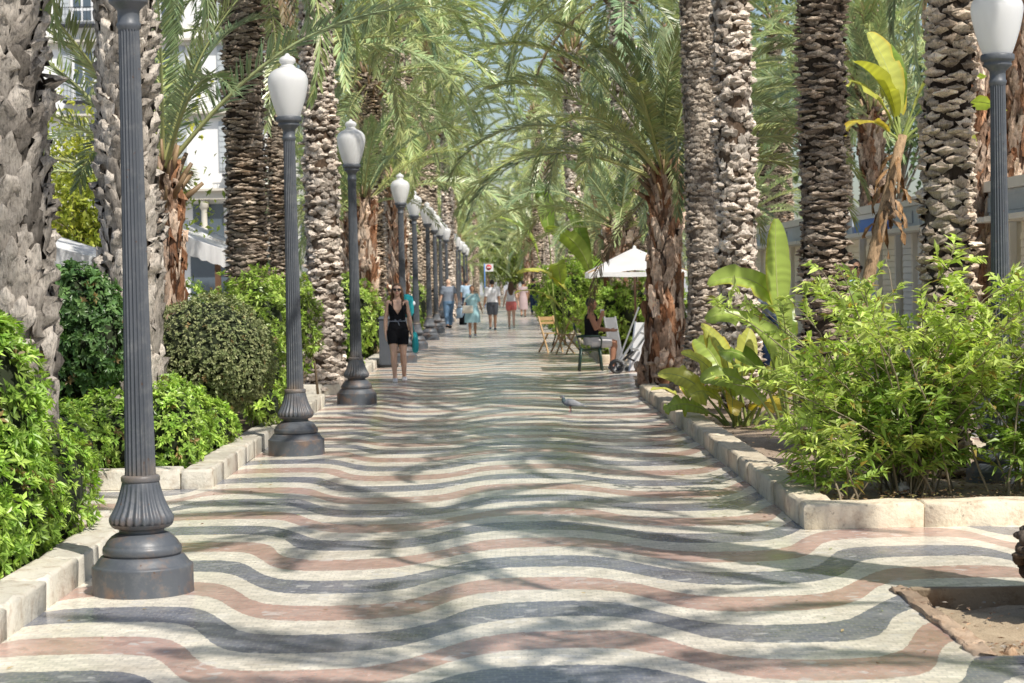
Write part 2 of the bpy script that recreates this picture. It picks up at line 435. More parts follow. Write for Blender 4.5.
# the recessed, broken tree pit
mb = MB(); x0, y0, x1, y1 = PIT; zb = -0.09
xs = np.linspace(x0, x1, 40); ys = np.linspace(y0, y1, 36)
gx, gy = np.meshgrid(xs, ys)
nzv = 0.018 * np.sin(gx * 5 + 1) * np.cos(gy * 6) + 0.012 * np.sin(gx * 13 + gy * 9) + rng.normal(0, .004, gx.shape)
gz = zb + nzv + 0.09 * np.clip((9.35 - gy) / 0.35, 0, 1) ** 0.8 * 0.95
mb.grid(np.stack([gx, gy, gz], -1), (1, 1, 1), 0)
tag(mb.obj('tree_pit_soil', M['pit']), kind='structure')
mb = MB()
def rough_block(mb, c, d, rz, col, rng, amp=0.008, b=0.025):
    """a stone block with worn, slightly irregular edges"""
    x, y, z = np.array(d) / 2
    ring = []
    for zz, ins in ((-z, 0), (z - b, 0), (z - b * .3, b * .35), (z, b)):
        pts = []
        for sx, sy, ex, ey in ((-1, -1, 1, 0), (1, -1, 0, 1), (1, 1, -1, 0), (-1, 1, 0, -1)):
            for k in range(4):
                t = k / 4 * 2
                px = sx * (x - ins) + ex * t * (x - ins); py = sy * (y - ins) + ey * t * (y - ins)
                pts.append((px, py, zz))
        ring.append(pts)
    v = np.array(ring).reshape(-1, 3); v += rng.normal(0, amp, v.shape) * (v[:, 2:3] > -z + .01)
    n = 16; f = []
    for r in range(3):
        for i in range(n): f.append([r * n + i, r * n + (i + 1) % n, (r + 1) * n + (i + 1) % n, (r + 1) * n + i])
    a, s_ = math.cos(rz), math.sin(rz); v = v @ np.array([[a, s_, 0], [-s_, a, 0], [0, 0, 1]]) + np.array(c)
    base = mb.n
    mb.add(v, f, col, 0, True)
    ctr = v[3 * n:].mean(0)
    mb.add(np.vstack([v[3 * n:], ctr]), [[i, (i + 1) % n, n] for i in range(n)], col, 0, True)
yy = y0 + .02
while yy < y1 - 0.05:
    L = min(rng.uniform(.22, .5), y1 - yy)
    rough_block(mb, (x0 + .03 + rng.normal(0, .004), yy + L / 2, -0.055), (0.10, L + .01, 0.15), rng.normal(0, .012), np.array((.74, .60, .50)) * rng.uniform(.6, 1.05), rng, .006, .012)
    yy += L
xx = x0 + .075
while xx < x1:
    L = rng.uniform(.9, 1.3)
    rough_block(mb, (xx + L / 2, y1 - .03, -0.062), (L - .004, 0.06, 0.15), 0, np.array((.42, .36, .29)) * rng.uniform(.85, 1.0), rng, .004, .008)
    xx += L
tag(mb.obj('tree_pit_edging', M['kerb']), kind='structure')

def kerb(path, width=0.26, h=0.17, seed=0, col=(1, 1, 1), name='kerb'):
    """a row of kerb stones along a polyline (outer face on the line)"""
    r = np.random.default_rng(seed); mb = MB()
    for (ax, ay), (bx, by), side in path:
        d = np.array([bx - ax, by - ay]); L = np.linalg.norm(d); d = d / L; nrm = np.array([-d[1], d[0]]) * side
        rz = math.atan2(d[1], d[0]); s0 = 0
        while s0 < L - 0.02:
            l = min(r.uniform(.55, .95), L - s0)
            if L - s0 - l < .3: l = L - s0
            c = np.array([ax, ay]) + d * (s0 + l / 2) + nrm * width / 2 + nrm * r.normal(0, .004)
            rough_block(mb, (c[0], c[1], h / 2 + r.normal(0, .003)), (l - .008, width, h), rz + r.normal(0, .004), np.array(col) * r.uniform(.74, 1.06), r, .005, .022)
            s0 += l
    return tag(mb.obj(name, M['kerb']), kind='structure')

def bed(name, x0, y0, x1, y1, z, mat, seed, amp=.03):
    r = np.random.default_rng(seed); nx = max(6, int((x1 - x0) / .18)); ny = max(8, min(140, int((y1 - y0) / .2)))
    gx, gy = np.meshgrid(np.linspace(x0, x1, nx), np.linspace(y0, y1, ny))
    gz = z + amp * (np.sin(gx * 2.3 + seed) * np.cos(gy * 1.7) + .5 * np.sin(gx * 6 + gy * 4)) + r.normal(0, amp * .12, gx.shape)
    mb = MB(); mb.grid(np.stack([gx, gy, gz], -1)); return tag(mb.obj(name, mat), kind='structure')

KL, KR, W_ = -2.5, 2.06, 0.26
# left beds
for i, (a, b) in enumerate(((3.0, 14.2), (17.2, 28.6), (31.2, 46.5), (49.5, 66), (69, 88), (91, 120), (124, 170), (174, 240))):
    kerb([((KL, a), (KL, b), 1), ((KL - .27, a + 0.0), (KL - 3.6, a + 0.0), -1), ((KL - .27, b - .26), (KL - 3.6, b - .26), -1)], seed=20 + i, col=(.92, .94, .95))
    bed('planting_soil', KL - 3.6, a + .2, KL - .2, b - .2, .09, M['darksoil'], 40 + i)
# right beds
for i, (a, b) in enumerate(((13.6, 29.4), (40.5, 58), (62, 84), (88, 120), (124, 170), (174, 240))):
    kerb([((KR, a + .27), (KR, b), -1), ((KR, a), (4.45, a), 1), ((4.45 - .26, a + .27), (4.45 - .26, b), -1), ((KR + .27, b - .26), (4.18, b - .26), 1)], width=.26 if i else .25, h=.17, seed=60 + i, col=(1.0, .95, .86))
    bed('planting_soil', KR + .2, a + .2, 4.25, b - .2, .075, M['soil'], 80 + i)
bed('planting_soil', 2.3, 30.2, 4.3, 34.6, .02, M['soil'], 99, .02)

# ------------------------------------------------------------------ street lamps
def make_lamp(label, group):
    root = thing('street_lamp', label, 'street lamp', (0, 0, 0), 0, group)
    k = 1.035
    P_ = lambda pr: [(r * k, z * k) for r, z in pr]
    mb = MB(); mb.lathe(P_([(.280, 0), (.280, .004), (.278, .015), (.277, .142), (.277, .150), (.272, .155), (.266, .157), (.258, .166), (.240, .190), (.228, .205), (.222, .208), (.20, .210)]), 56); mb.obj('plinth', M['lamp'], root)
    mb = MB(); mb.lathe(P_([(.20, .208), (.211, .212), (.217, .224), (.218, .244), (.213, .260), (.205, .264), (.204, .268), (.196, .284), (.170, .312), (.145, .328), (.128, .333), (.124, .336), (.124, .352), (.130, .356), (.152, .360), (.166, .370), (.174, .384)]), 56)
    mb.obj('torus_moulding', M['lamp'], root)
    mb = MB(); mb.lathe(P_([(.170, .380), (.177, .392), (.179, .405), (.178, .418), (.171, .432), (.157, .455), (.142, .485), (.128, .52), (.116, .56), (.106, .597), (.100, .617)]), 144, flute=24, depth=.09, fl_rng=(.385, .612))
    mb.obj('fluted_bell', M['lamp'], root)
    mb = MB(); mb.lathe(P_([(.098, .612), (.106, .616), (.107, .620), (.107, .640), (.104, .645), (.1, .648), (.088, .652)]), 40); mb.obj('ring', M['lamp'], root)
    prof = [(.086 - .028 * t - .004 * math.sin(t * PI), .648 + 2.489 * t) for t in np.linspace(0, 1, 14)]
    mb = MB(); mb.lathe(P_(prof), 160, flute=20, depth=.15); mb.obj('shaft', M['lamp'], root)
    mb = MB(); mb.lathe(P_([(.056, 3.10), (.066, 3.12), (.067, 3.138), (.060, 3.145), (.060, 3.205), (.066, 3.214), (.082, 3.232), (.105, 3.25), (.108, 3.262), (.104, 3.268), (.104, 3.285), (.124, 3.29), (.128, 3.30), (.128, 3.33), (.122, 3.338), (.09, 3.342)]), 40)
    mb.obj('capital', M['lamp'], root)
    mb = MB(); mb.lathe(P_([(.108, 3.338), (.118, 3.36), (.143, 3.43), (.17, 3.52), (.190, 3.61), (.199, 3.67), (.198, 3.705), (.188, 3.74), (.165, 3.775), (.13, 3.80), (.095, 3.815), (.075, 3.822)]), 40)
    g = mb.obj('globe', M['globe'], root)
    mb = MB(); mb.lathe(P_([(.078, 3.818), (.082, 3.826), (.066, 3.84), (.058, 3.852), (.076, 3.868), (.083, 3.89), (.075, 3.912), (.052, 3.93), (.026, 3.94), (.020, 3.955), (.0, 3.965)]), 32)
    mb.obj('finial', M['globe'], g)
    return root
lamp = make_lamp('nearest street lamp, thick fluted grey post in the left foreground, globe out of frame', None)
lamp.location = (-2.07, 11.45, 0)
copy_tree(lamp, (-2.1, 20.5, 0), .3, 1, 'second street lamp on the left, with the highest white globe in view')
copy_tree(lamp, (-2.07, 28.9, 0), .9, 1, 'third street lamp on the left, its base just before the woman in black')
copy_tree(lamp, (-2.07, 43.4, 0), .5, 1, 'fourth street lamp on the left, standing directly behind the woman in black')
copy_tree(lamp, (4.0, 15.9, 0), .5, 1, 'street lamp on the right beyond the leafy green shrub, globe cut by the picture edge')
for y in (51.6, 59.5, 67, 75, 83.5, 92, 101, 111, 122, 135):
    copy_tree(lamp, (-2.08 + .05 * math.sin(y * 3), y, 0), y, 1, 'white globed grey street lamp in the far part of the left row', 'far street lamps of the left row')
for y in (36.5, 60, 84):
    copy_tree(lamp, (4.55, y, 0), y, 1, 'grey iron street lamp mostly hidden by palms on the right side', 'street lamps hidden on the right')

# ------------------------------------------------------------------ palms
def trunk_mesh(name, H, R, style, seed, lean=(0, 0), foot=None, flare=0.0, flare_h=.8, wood=1.0):
    """tapered stem covered with cut leaf bases; every boot is real geometry"""
    r = np.random.default_rng(seed); mb = MB()
    st = dict(
        rhomb=dict(n=6, dz=.058, bh=.100, w=1.06, p=.060, shape=1.2, jit=.42, c0=(.30, .24, .185), c1=(.58, .50, .41), core=(.035, .026, .019)),
        dark=dict(n=8, dz=.038, bh=.062, w=1.12, p=.046, shape=1.4, jit=.70, c0=(.17, .13, .10), c1=(.44, .37, .30), core=(.04, .03, .022)),
        lump=dict(n=8, dz=.062, bh=.125, w=1.0, p=.056, shape=1.9, jit=.70, c0=(.38, .325, .275), c1=(.62, .56, .50), core=(.10, .07, .05)),
        flat=dict(n=11, dz=.042, bh=.080, w=.90, p=.026, shape=2.4, jit=.85, c0=(.29, .245, .20), c1=(.50, .44, .375), core=(.16, .13, .105)),
        long=dict(n=9, dz=.125, bh=.33, w=.96, p=.085, shape=3.0, jit=.36, c0=(.20, .18, .16), c1=(.50, .46, .415), core=(.03, .024, .019)),
        shag=dict(n=9, dz=.14, bh=.44, w=.88, p=.058, shape=3.0, jit=.70, c0=(.20, .125, .085), c1=(.54, .43, .345), core=(.05, .03, .022)),
    )[style]
    rad_at = lambda z: R * (1 - .10 * np.clip(z / max(H, .1), 0, 1)) + flare * np.exp(-np.maximum(z, 0) / flare_h * 2.0)
    ax = lambda z: np.stack([lean[0] * (z / H) ** 1.5, lean[1] * (z / H) ** 1.5, z], -1)
    zz = np.linspace(-.1, H, max(8, int(H / .12))); n = 28
    th = np.linspace(0, 2 * PI, n, endpoint=False)
    rr = rad_at(zz)[:, None] * (1 - .05) + r.normal(0, .006, (len(zz), n))
    c = ax(zz)
    P = np.stack([c[:, 0:1] + rr * np.cos(th), c[:, 1:2] + rr * np.sin(th), np.repeat(zz[:, None], n, 1)], -1)
    P = np.concatenate([P, P[:, :1]], 1)
    mb.grid(P, np.array(st['core']) * wood, 0)
    rows = int((H - .05) / st['dz'])
    k = np.repeat(np.arange(rows), st['n']); j = np.tile(np.arange(st['n']), rows)
    nb = len(k)
    zc = .05 + k * st['dz'] + r.normal(0, st['dz'] * .25 * st['jit'] * 2, nb)
    an = (j + .5 * (k % 2)) * 2 * PI / st['n'] + k * .013 + r.normal(0, st['jit'] * .28 / st['n'] * 2 * PI * .5, nb)
    R0 = rad_at(zc); ww = 2 * PI * R0 / st['n'] * st['w'] * r.uniform(1 - st['jit'] * .5, 1 + st['jit'] * .3, nb)
    bh = st['bh'] * r.uniform(1 - st['jit'] * .6, 1 + st['jit'] * .45, nb); pr = st['p'] * r.uniform(1 - st['jit'], 1 + st['jit'], nb) * (R0 / R) ** .5
    lf0 = np.sin(an * 2 + zc * 1.9 + seed) + np.sin(an - zc * 3.3 + seed * 2) + .7 * np.sin(zc * 7.1 + an * 3)
    pr = pr * np.clip(1 - .22 * lf0, .45, 1.4); bh = bh * np.clip(1 + .10 * lf0, .7, 1.3)
    if style in ('long', 'shag'): bh = bh * np.where(zc < 1.9, 1.45, 1.0)
    nu = 5; vs = np.array([0, .2, .42, .62, .8, .93, 1.0, 1.0]); us = np.linspace(-1, 1, nu)
    if style in ('long', 'shag'):
        hw = np.array([.75, 1.0, .98, .85, .72, .62, .52, .42]); pn = np.array([-.1, .18, .42, .66, .86, 1.0, .98, -.2])
    else:
        hw = np.clip(1 - np.abs(2 * (vs * .92 + .04) - 1.0) ** st['shape'], .12, 1)
        pn = np.array([-.15, .50, .95, 1.0, .80, .52, .22, -.25])
    tl = r.normal(0, st['jit'] * .22, nb)
    U = us[None, None, :] * hw[None, :, None] * (ww / 2)[:, None, None] + (tl * bh)[:, None, None] * (vs - .3)[None, :, None]
    Vv = (vs - .5)[None, :, None] * bh[:, None, None] * np.ones((1, 1, nu)) - np.abs(us)[None, None, :] * (vs > .7)[None, :, None] * (bh * .14)[:, None, None]
    Nn = pr[:, None, None] * pn[None, :, None] * (1 - .45 * us[None, None, :] ** 2) + r.normal(0, .20, U.shape) * pr[:, None, None]
    U = U + r.normal(0, .055, U.shape) * ww[:, None, None] * st['jit'] * 1.6
    Vv = Vv + r.normal(0, .07, U.shape) * bh[:, None, None] * st['jit'] * 1.6
    zf = zc[:, None, None] + Vv
    aa = an[:, None, None] + U / R0[:, None, None]
    rf = rad_at(zf) * .97 + Nn
    cc = ax(zf)
    Pt = np.stack([cc[..., 0] + rf * np.cos(aa), cc[..., 1] + rf * np.sin(aa), zf], -1)
    lf = np.sin(an * 2 + zc * 1.9 + seed) + np.sin(an - zc * 3.3 + seed * 2) + .7 * np.sin(zc * 7.1 + an * 3)
    keep = (zc < H - bh * .3) & (r.random(nb) > .05 + .10 * (lf > 1.4))
    Pt = Pt[keep]; nbk = len(Pt)
    m = r.random((nbk, 1)); base = np.array(st['c0']) * (1 - m) + np.array(st['c1']) * m
    base = base * r.uniform(.62, 1.15, (nbk, 1)) * wood * np.clip(1 - .13 * lf[keep], .6, 1.3)[:, None] * 1.1
    if style in ('shag',): base[r.random(nbk) < .3] *= np.array((.55, .38, .28))
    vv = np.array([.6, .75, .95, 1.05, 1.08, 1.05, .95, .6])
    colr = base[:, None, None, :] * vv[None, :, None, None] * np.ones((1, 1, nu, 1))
    nv = len(vs)
    b = np.arange(nbk)[:, None, None] * (nv * nu); i = np.arange(nv - 1)[None, :, None] * nu; jj = np.arange(nu - 1)[None, None, :]
    q = b + i + jj
    f = np.stack([q, q + 1, q + nu + 1, q + nu], -1).reshape(-1, 4)
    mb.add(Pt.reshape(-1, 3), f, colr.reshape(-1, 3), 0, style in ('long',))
    if foot:      # heap of root stubs at the foot
        for q in range(60):
            a = r.uniform(0, 2 * PI); rr_ = rad_at(0.05) * r.uniform(.8, 1.15)
            mb.ell((rr_ * math.cos(a), rr_ * math.sin(a), r.uniform(0, foot)), (r.uniform(.04, .09), r.uniform(.04, .09), r.uniform(.03, .08)), 7, 5, np.array(st['c1']) * r.uniform(.4, .9) * wood)
    return mb.mesh(name, M['trunk'])

def frond(mb, base, az, el, L, bend, r, nl=48, ll=.42, lw=.024, col=(.12, .17, .08), sway=0.0, bare=.15, vee=.45, roll=0.0, curl=1.7, droopy=.06):
    n = 14; s = np.linspace(0, 1, n)
    th = el - bend * s ** curl; a = az + sway * s ** 2
    d = np.stack([np.cos(th) * np.cos(a), np.cos(th) * np.sin(a), np.sin(th)], -1)
    pts = np.array(base) + np.concatenate([np.zeros((1, 3)), np.cumsum((d[1:] + d[:-1]) / 2 * L / (n - 1), 0)])
    wd = (.023 * (1 - s) ** .8 + .004) * (L / 3)
    gc = np.array([[.38, .38, .15]]) * (1 - s[:, None]) + np.array([col]) * 1.3 * s[:, None]
    mb.tube(pts, np.stack([wd, wd * .7], 1), 4, gc, 1, cap=False)
    t = np.linspace(bare, .995, nl); t = np.concatenate([t, t + .004]); sd = np.concatenate([np.ones(nl), -np.ones(nl)])
    t = np.clip(t + r.normal(0, .006, 2 * nl), 0, 1)
    p = np.stack([np.interp(t, s, pts[:, i]) for i in range(3)], -1); dd = unit(np.stack([np.interp(t, s, d[:, i]) for i in range(3)], -1))
    side = np.stack([np.sin(az) * np.ones(len(t)), -np.cos(az) * np.ones(len(t)), np.zeros(len(t))], -1)
    nr = unit(np.cross(side, dd))
    if roll:
        side, nr = side * math.cos(roll) + nr * math.sin(roll), nr * math.cos(roll) - side * math.sin(roll)
    ang = np.interp(t, [bare, .5, 1], [rad(62), rad(44), rad(20)]) + r.normal(0, .07, len(t))
    v = vee + r.normal(0, .16, len(t))
    ld = dd * np.cos(ang)[:, None] + (side * (sd * np.cos(v))[:, None] + nr * np.sin(v)[:, None]) * np.sin(ang)[:, None]
    lp = np.interp(t, [0, bare, bare + .12, .5, .8, 1], [.3, .40, .85, 1, .85, .50])
    c = np.array(col) * r.uniform(.82, 1.2, (len(t), 1)) * np.array([1, 1, 1])
    c[:, 0] *= r.uniform(.85, 1.12, len(t))
    mb.leaves(p, ld, nr, ll * lp * r.uniform(.88, 1.1, len(t)), lw * r.uniform(.85, 1.15, len(t)), c, droop=droopy * r.uniform(.5, 1.6, len(t)) * (L / 3), fold=.22, mid=.4, mi=0)

def crown_mesh(name, seed, nf=52, L=3.1, e0=82, e1=-28, bend=(45, 95), nl=46, ll=.42, lw=.024, tone=1.0, stub=True, dead=5, hue=0.0, pow_=.85, dates=0, avoid=None):
    r = np.random.default_rng(seed); mb = MB(); ga = 2.399963
    for i in range(nf):
        t = (i + .5) / nf
        el = rad(e0 + (e1 - e0) * t ** pow_ + r.normal(0, 5)); az = i * ga + r.normal(0, .15)
        if avoid and el < rad(avoid[2]) and abs((math.degrees(az) - avoid[0] + 180) % 360 - 180) < avoid[1]: continue
        l = L * (0.72 + .34 * min(1, t * 2.2)) * r.uniform(.88, 1.1)
        b = rad(r.uniform(*bend)) * (0.55 + .5 * min(1, t * 1.6))
        yl = r.random()
        col = np.array((.235 + .14 * yl + hue, .320 + .10 * yl, .180 - .03 * yl)) * tone * r.uniform(.7, 1.25)
        rb = .12 * min(1, t * 2)
        frond(mb, (rb * math.cos(az), rb * math.sin(az), -.25 * t), az, el, l, b, r, nl, ll * r.uniform(.9, 1.1), lw, col, r.normal(0, .25), vee=.5 - .25 * t, roll=r.normal(0, .3))
    for i in range(dead):
        az = r.uniform(0, 2 * PI)
        frond(mb, (.15 * math.cos(az), .15 * math.sin(az), -.35), az, rad(-35), L * .7, rad(50), r, nl // 2, ll * .8, lw, np.array((.30, .215, .12)) * r.uniform(.7, 1.1), 0, vee=-.1)
    for i in range(dates):
        az = r.uniform(0, 2 * PI)
        pts = [(0.1 * math.cos(az), .1 * math.sin(az), -.1), (.5 * math.cos(az), .5 * math.sin(az), .1), (.75 * math.cos(az), .75 * math.sin(az), -.35)]
        mb.tube(pts, .018, 5, (.55, .28, .06), 1)
        for q in range(40):
            e = np.array(pts[2]); d = np.array([r.normal(0, .18), r.normal(0, .18), -r.uniform(.1, .55)])
            mb.tube([e, e + d], [.010, .016], 4, np.array((.50, .24, .07)) * r.uniform(.6, 1.2), 1, cap=False)
    if stub:
        for i in range(26):
            az = i * ga; tt = i / 26
            el = rad(80 - 50 * tt); q = .10 + .12 * tt; bz = -.05 - .55 * tt
            b0 = np.array([q * math.cos(az), q * math.sin(az), bz]); d = np.array([math.cos(el) * math.cos(az), math.cos(el) * math.sin(az), math.sin(el)])
            mb.tube([b0, b0 + d * .35], [(.05, .03), (.025, .015)], 5, np.array((.30, .20, .11)) * r.uniform(.6, 1.2), 1, ref=(0, 0, 1))
    return mb.mesh(name, [M['frond'], M['rachis']])

CROWN = {
    'big': crown_mesh('palm_crown', 1, 27, 3.2, 84, -32, (55, 105), 62, .34, .048, 1.0, dates=3),
    'big2': crown_mesh('palm_crown', 2, 23, 3.1, 84, -36, (60, 115), 60, .33, .048, .92),
    'mid': crown_mesh('palm_crown', 3, 24, 2.8, 84, -18, (50, 95), 58, .32, .046, 1.08, hue=.02),
    'young': crown_mesh('palm_crown', 4, 30, 2.9, 84, 8, (45, 95), 64, .34, .028, 1.0, dead=0),
    'far': crown_mesh('palm_crown', 5, 31, 3.2, 84, -30, (60, 110), 54, .36, .042, 1.25, dead=2, hue=.02),
    'far2': crown_mesh('palm_crown', 6, 29, 3.0, 84, -22, (55, 115), 54, .35, .042, 1.15, dead=1),
    'far3': crown_mesh('palm_crown', 8, 28, 3.2, 84, 5, (50, 115), 56, .36, .042, 1.35, dead=0, hue=.02),
}
def palm(label, x, y, H, R, style, seed, crown, rz=0, csc=1.0, lean=(0, 0), group=None, z=0.0, name='palm_tree', **kw):
    root = thing(name, label, 'palm tree', (x, y, z), 0, group)
    add_obj('trunk', trunk_mesh('palm_trunk', H, R, style, seed, lean, **kw), root)
    c = add_obj('crown', CROWN[crown] if isinstance(crown, str) else crown, root)
    c.location = (lean[0], lean[1], H); c.rotation_euler = (0, 0, rz); c.scale = (csc,) * 3
    return root

# left side, from the camera outwards
palm('thick grey palm trunk with long pointed leaf stubs at the far left edge', -3.34, 13.5, 6.9, .30, 'long', 11, 'big', .3, z=.05, flare=.05, wood=.78)
palm('pale palm trunk standing right behind the nearest street lamp', -3.66, 20, 7.0, .265, 'long', 12, crown_mesh('palm_crown', 41, 44, 3.1, 84, -34, (55, 110), 62, .34, .030, .95, avoid=(0, 75, 35)), 0, z=.05, wood=1.1)
palm('short brown palm with its crown of arching fronds low over the left hedge', -3.97, 24, 3.2, .2, 'shag', 13, crown_mesh('palm_crown', 31, 21, 3.5, 78, 10, (40, 85), 80, .40, .030, .95, dead=0, avoid=(5, 62, 40)), 0, z=.05)
palm('dark brown scaly palm trunk left of the second street lamp', -3.36, 27, 7.2, .265, 'dark', 14, 'big', 2.0, z=.05, wood=.95)
palm('slim brown palm trunk just behind the globe of the second street lamp', -4.1, 38, 8.5, .21, 'dark', 15, 'big2', .4, z=.05)
palm('pale ringed palm trunk between the second and third street lamps', -2.72, 31.6, 9.0, .245, 'lump', 16, 'mid', 2.2, z=.05, wood=.9, flare=.10, flare_h=.5, lean=(-.1, 0))
palm('tall slender palm high behind the third street lamp globe', -2.9, 60, 9.6, .25, 'lump', 17, 'far', .2, z=.05)
palm('squat palm with stubby brown trunk left of the fourth street lamp', -3.0, 45, 3.6, .3, 'shag', 18, crown_mesh('palm_crown', 42, 30, 2.8, 84, 8, (45, 95), 64, .34, .028, 1.2, dead=0, avoid=(-20, 65, 45)), 0, z=.05)
# right side
palm('scaly sunlit palm trunk rising out of the leafy green shrub', 3.66, 16.4, 7.2, .188, 'rhomb', 21, 'big', 1.0, z=.05, lean=(.22, 0), wood=1.05)
palm('dark rough palm trunk second nearest on the right', 3.11, 19, 8.0, .205, 'dark', 22, 'big2', .2, z=.05, flare=.05)
palm('pale knobbly palm trunk right of the paired trunks', 2.97, 24.6, 8.6, .215, 'lump', 23, 'big', 2.6, z=.05, lean=(-.12, 0), wood=.98)
palm('grey fibrous palm trunk widening at its foot, beside the short shaggy palm', 3.00, 28.5, 9.0, .255, 'flat', 24, 'mid', .9, z=.05, flare=.22, flare_h=1.4, lean=(-.2, 0), foot=.3, wood=.88)
palm('short shaggy palm with peeling brown trunk and fronds arching over the promenade', 2.65, 31.6, 3.5, .225, 'shag', 25, crown_mesh('palm_crown', 33, 42, 3.5, 86, 14, (55, 120), 90, .38, .030, 1.0, dead=1, hue=.02), 1.9, z=.0, flare=.22, flare_h=1.8, foot=.45, wood=1.15)
palm('squat palm with a broad stubbed trunk above the white parasol', 2.6, 42, 2.9, .36, 'shag', 26, 'young', .7, z=.05)
pit_palm = palm('palm rooted in the sunken pit at the right edge, only its bulging foot in view', 3.14, 10.3, 7.6, .25, 'dark', 27, 'big2', 1.5, z=-.14, flare=0.0)
palm('palm out of frame at the right, known by its shadow streaks', 3.7, 3.7, 8.0, .24, 'dark', 28, crown_mesh('palm_crown', 44, 17, 3.2, 70, -25, (50, 95), 60, .36, .050, 1.0, dead=0), .3)
rb_ = np.random.default_rng(55); mb = MB()
for q in range(90):
    d_ = unit(rb_.normal(0, 1, 3)); c_ = np.array([-.29, -.02, .43]) + d_ * np.array([.18, .2, .17])
    mb.ell(c_, (rb_.uniform(.03, .06), rb_.uniform(.03, .06), rb_.uniform(.02, .05)), 7, 5, np.array((.12, .085, .06)) * rb_.uniform(.4, 1.1))
mb.ell((-.26, 0, .42), (.19, .21, .18), 14, 9, (.05, .036, .026))
mb.obj('root_boss', M['trunk'], pit_palm)
# behind the kiosks
for i, (x, y, H, R, st, cr, lb) in enumerate((
    (7.75, 30, 7.6, .23, 'shag', 'big2', 'reddish brown palm trunk behind the right lamp globe'),
    (6.6, 27.5, 7.0, .2, 'shag', 'mid', 'brown palm trunk partly hidden behind the scaly sunlit trunk'),
    (9.0, 48, 8.0, .24, 'dark', 'far', 'dark palm trunk beyond the kiosk roofs right of the dark rough trunk'),
    (7.9, 42, 5.2, .26, 'shag', 'young', 'palm with low fronds showing above the blue and white kiosk'),
    (6.9, 56, 3.6, .28, 'shag', 'far3', 'low palm fanning its fronds above the kiosk row'),
    (10.5, 37, 9.0, .24, 'dark', 'far', 'tall palm standing far behind the kiosks at the right'),
    (8.5, 64, 7, .24, 'dark', 'far2', 'palm crown in the gap between the pale and the dark right trunks'))):
    palm(lb, x, y, H, R, st, 200 + i, cr, i * 1.3)
# far avenue
far_trunks = [(H, trunk_mesh('palm_trunk', H, .24, s, 300 + i, wood=w_)) for i, (H, s, w_) in enumerate(((8.4, 'lump', 1.0), (6.6, 'dark', 1.2), (4.6, 'shag', 1.0), (3.0, 'shag', .9), (10.2, 'rhomb', .9)))]
r = np.random.default_rng(77)
def far_palm(x, y, k, cr, side):
    H, me = far_trunks[k]
    root = thing('palm_tree', 'palm of the green avenue receding on the %s of the promenade' % side, 'palm tree', (x, y, .03), r.uniform(0, 6.28), 'far avenue palms on the %s' % side)
    add_obj('trunk', me, root); c = add_obj('crown', CROWN[cr], root); c.location = (0, 0, H); c.rotation_euler = (r.normal(0, .06), r.normal(0, .06), r.uniform(0, 6.28)); c.scale = (r.uniform(1.0, 1.3),) * 3
y = 36.0
fl = ['far', 'far2', 'far3']
while y < 230:
    st_ = 4.4 + y * .018
    for side, xs_ in (('left', (-3.2, -5.4, -8.2)), ('right', (3.1, 5.6, 8.8))):
        for q, xx in enumerate(xs_):
            if q == 2 and y < 90 and side == 'left': continue
            if side == 'right' and y < 44 and q == 0: continue
            if side == 'left' and q == 1 and y < 56: continue
            if r.random() < (.16 if side == 'left' else .36): continue
            if side == 'right' and q == 1 and y < 60: continue
            far_palm(xx * (.86 if (q == 0 and y > 50) else 1) + r.normal(0, .35), y + r.normal(0, 1.2), int(r.choice([0, 1, 2, 2, 3, 4], p=[.22, .2, .16, .12, .10, .20])), fl[int(r.integers(0, 3))], side)
    y += st_
for i in range(9):
    far_palm(-6 + i * 1.6, 238 + r.normal(0, 4), int(r.integers(0, 4)), fl[i % 3], 'left' if i < 4 else 'right')
# ------------------------------------------------------------------ shrubs and other plants
def blob(ells, n, r, wob=.10, lo=.84):
    """points spread over (and a little under) the joined surface of ellipsoids, with a lumpy outline"""
    E = np.array([e[:3] for e in ells]); A = np.array([e[3:6] for e in ells])
    wgt = (A[:, 0] * A[:, 1] + A[:, 1] * A[:, 2] + A[:, 0] * A[:, 2]); k = r.choice(len(ells), int(n * 1.9), p=wgt / wgt.sum())
    d = unit(r.normal(0, 1, (len(k), 3)))
    ph = np.arange(len(ells))[k]
    lump = 1 + wob * (np.sin(d[:, 0] * 5.1 + ph * 2) * np.cos(d[:, 1] * 4.3 + ph) + .6 * np.sin(d[:, 2] * 7.7 + d[:, 0] * 6 + ph))
    q = r.uniform(lo, 1.03, len(k)) * lump
    P = E[k] + d * A[k] * q[:, None]; N = unit(d / A[k])
    ok = np.ones(len(k), bool)
    for i in range(len(ells)):
        inside = (((P - E[i]) / A[i]) ** 2).sum(1) < .62
        ok &= ~(inside & (k != i))
    gap = np.sin(P[:, 0] * 9 + 1) * np.sin(P[:, 1] * 8 + 2) + np.sin(P[:, 2] * 10 + P[:, 0] * 5)
    ok &= ~((gap > .95) & (r.random(len(P)) < .75) & (wob > .05))
    P, N, q = P[ok][:n], N[ok][:n], (q / lump)[ok][:n]
    return P, N, q

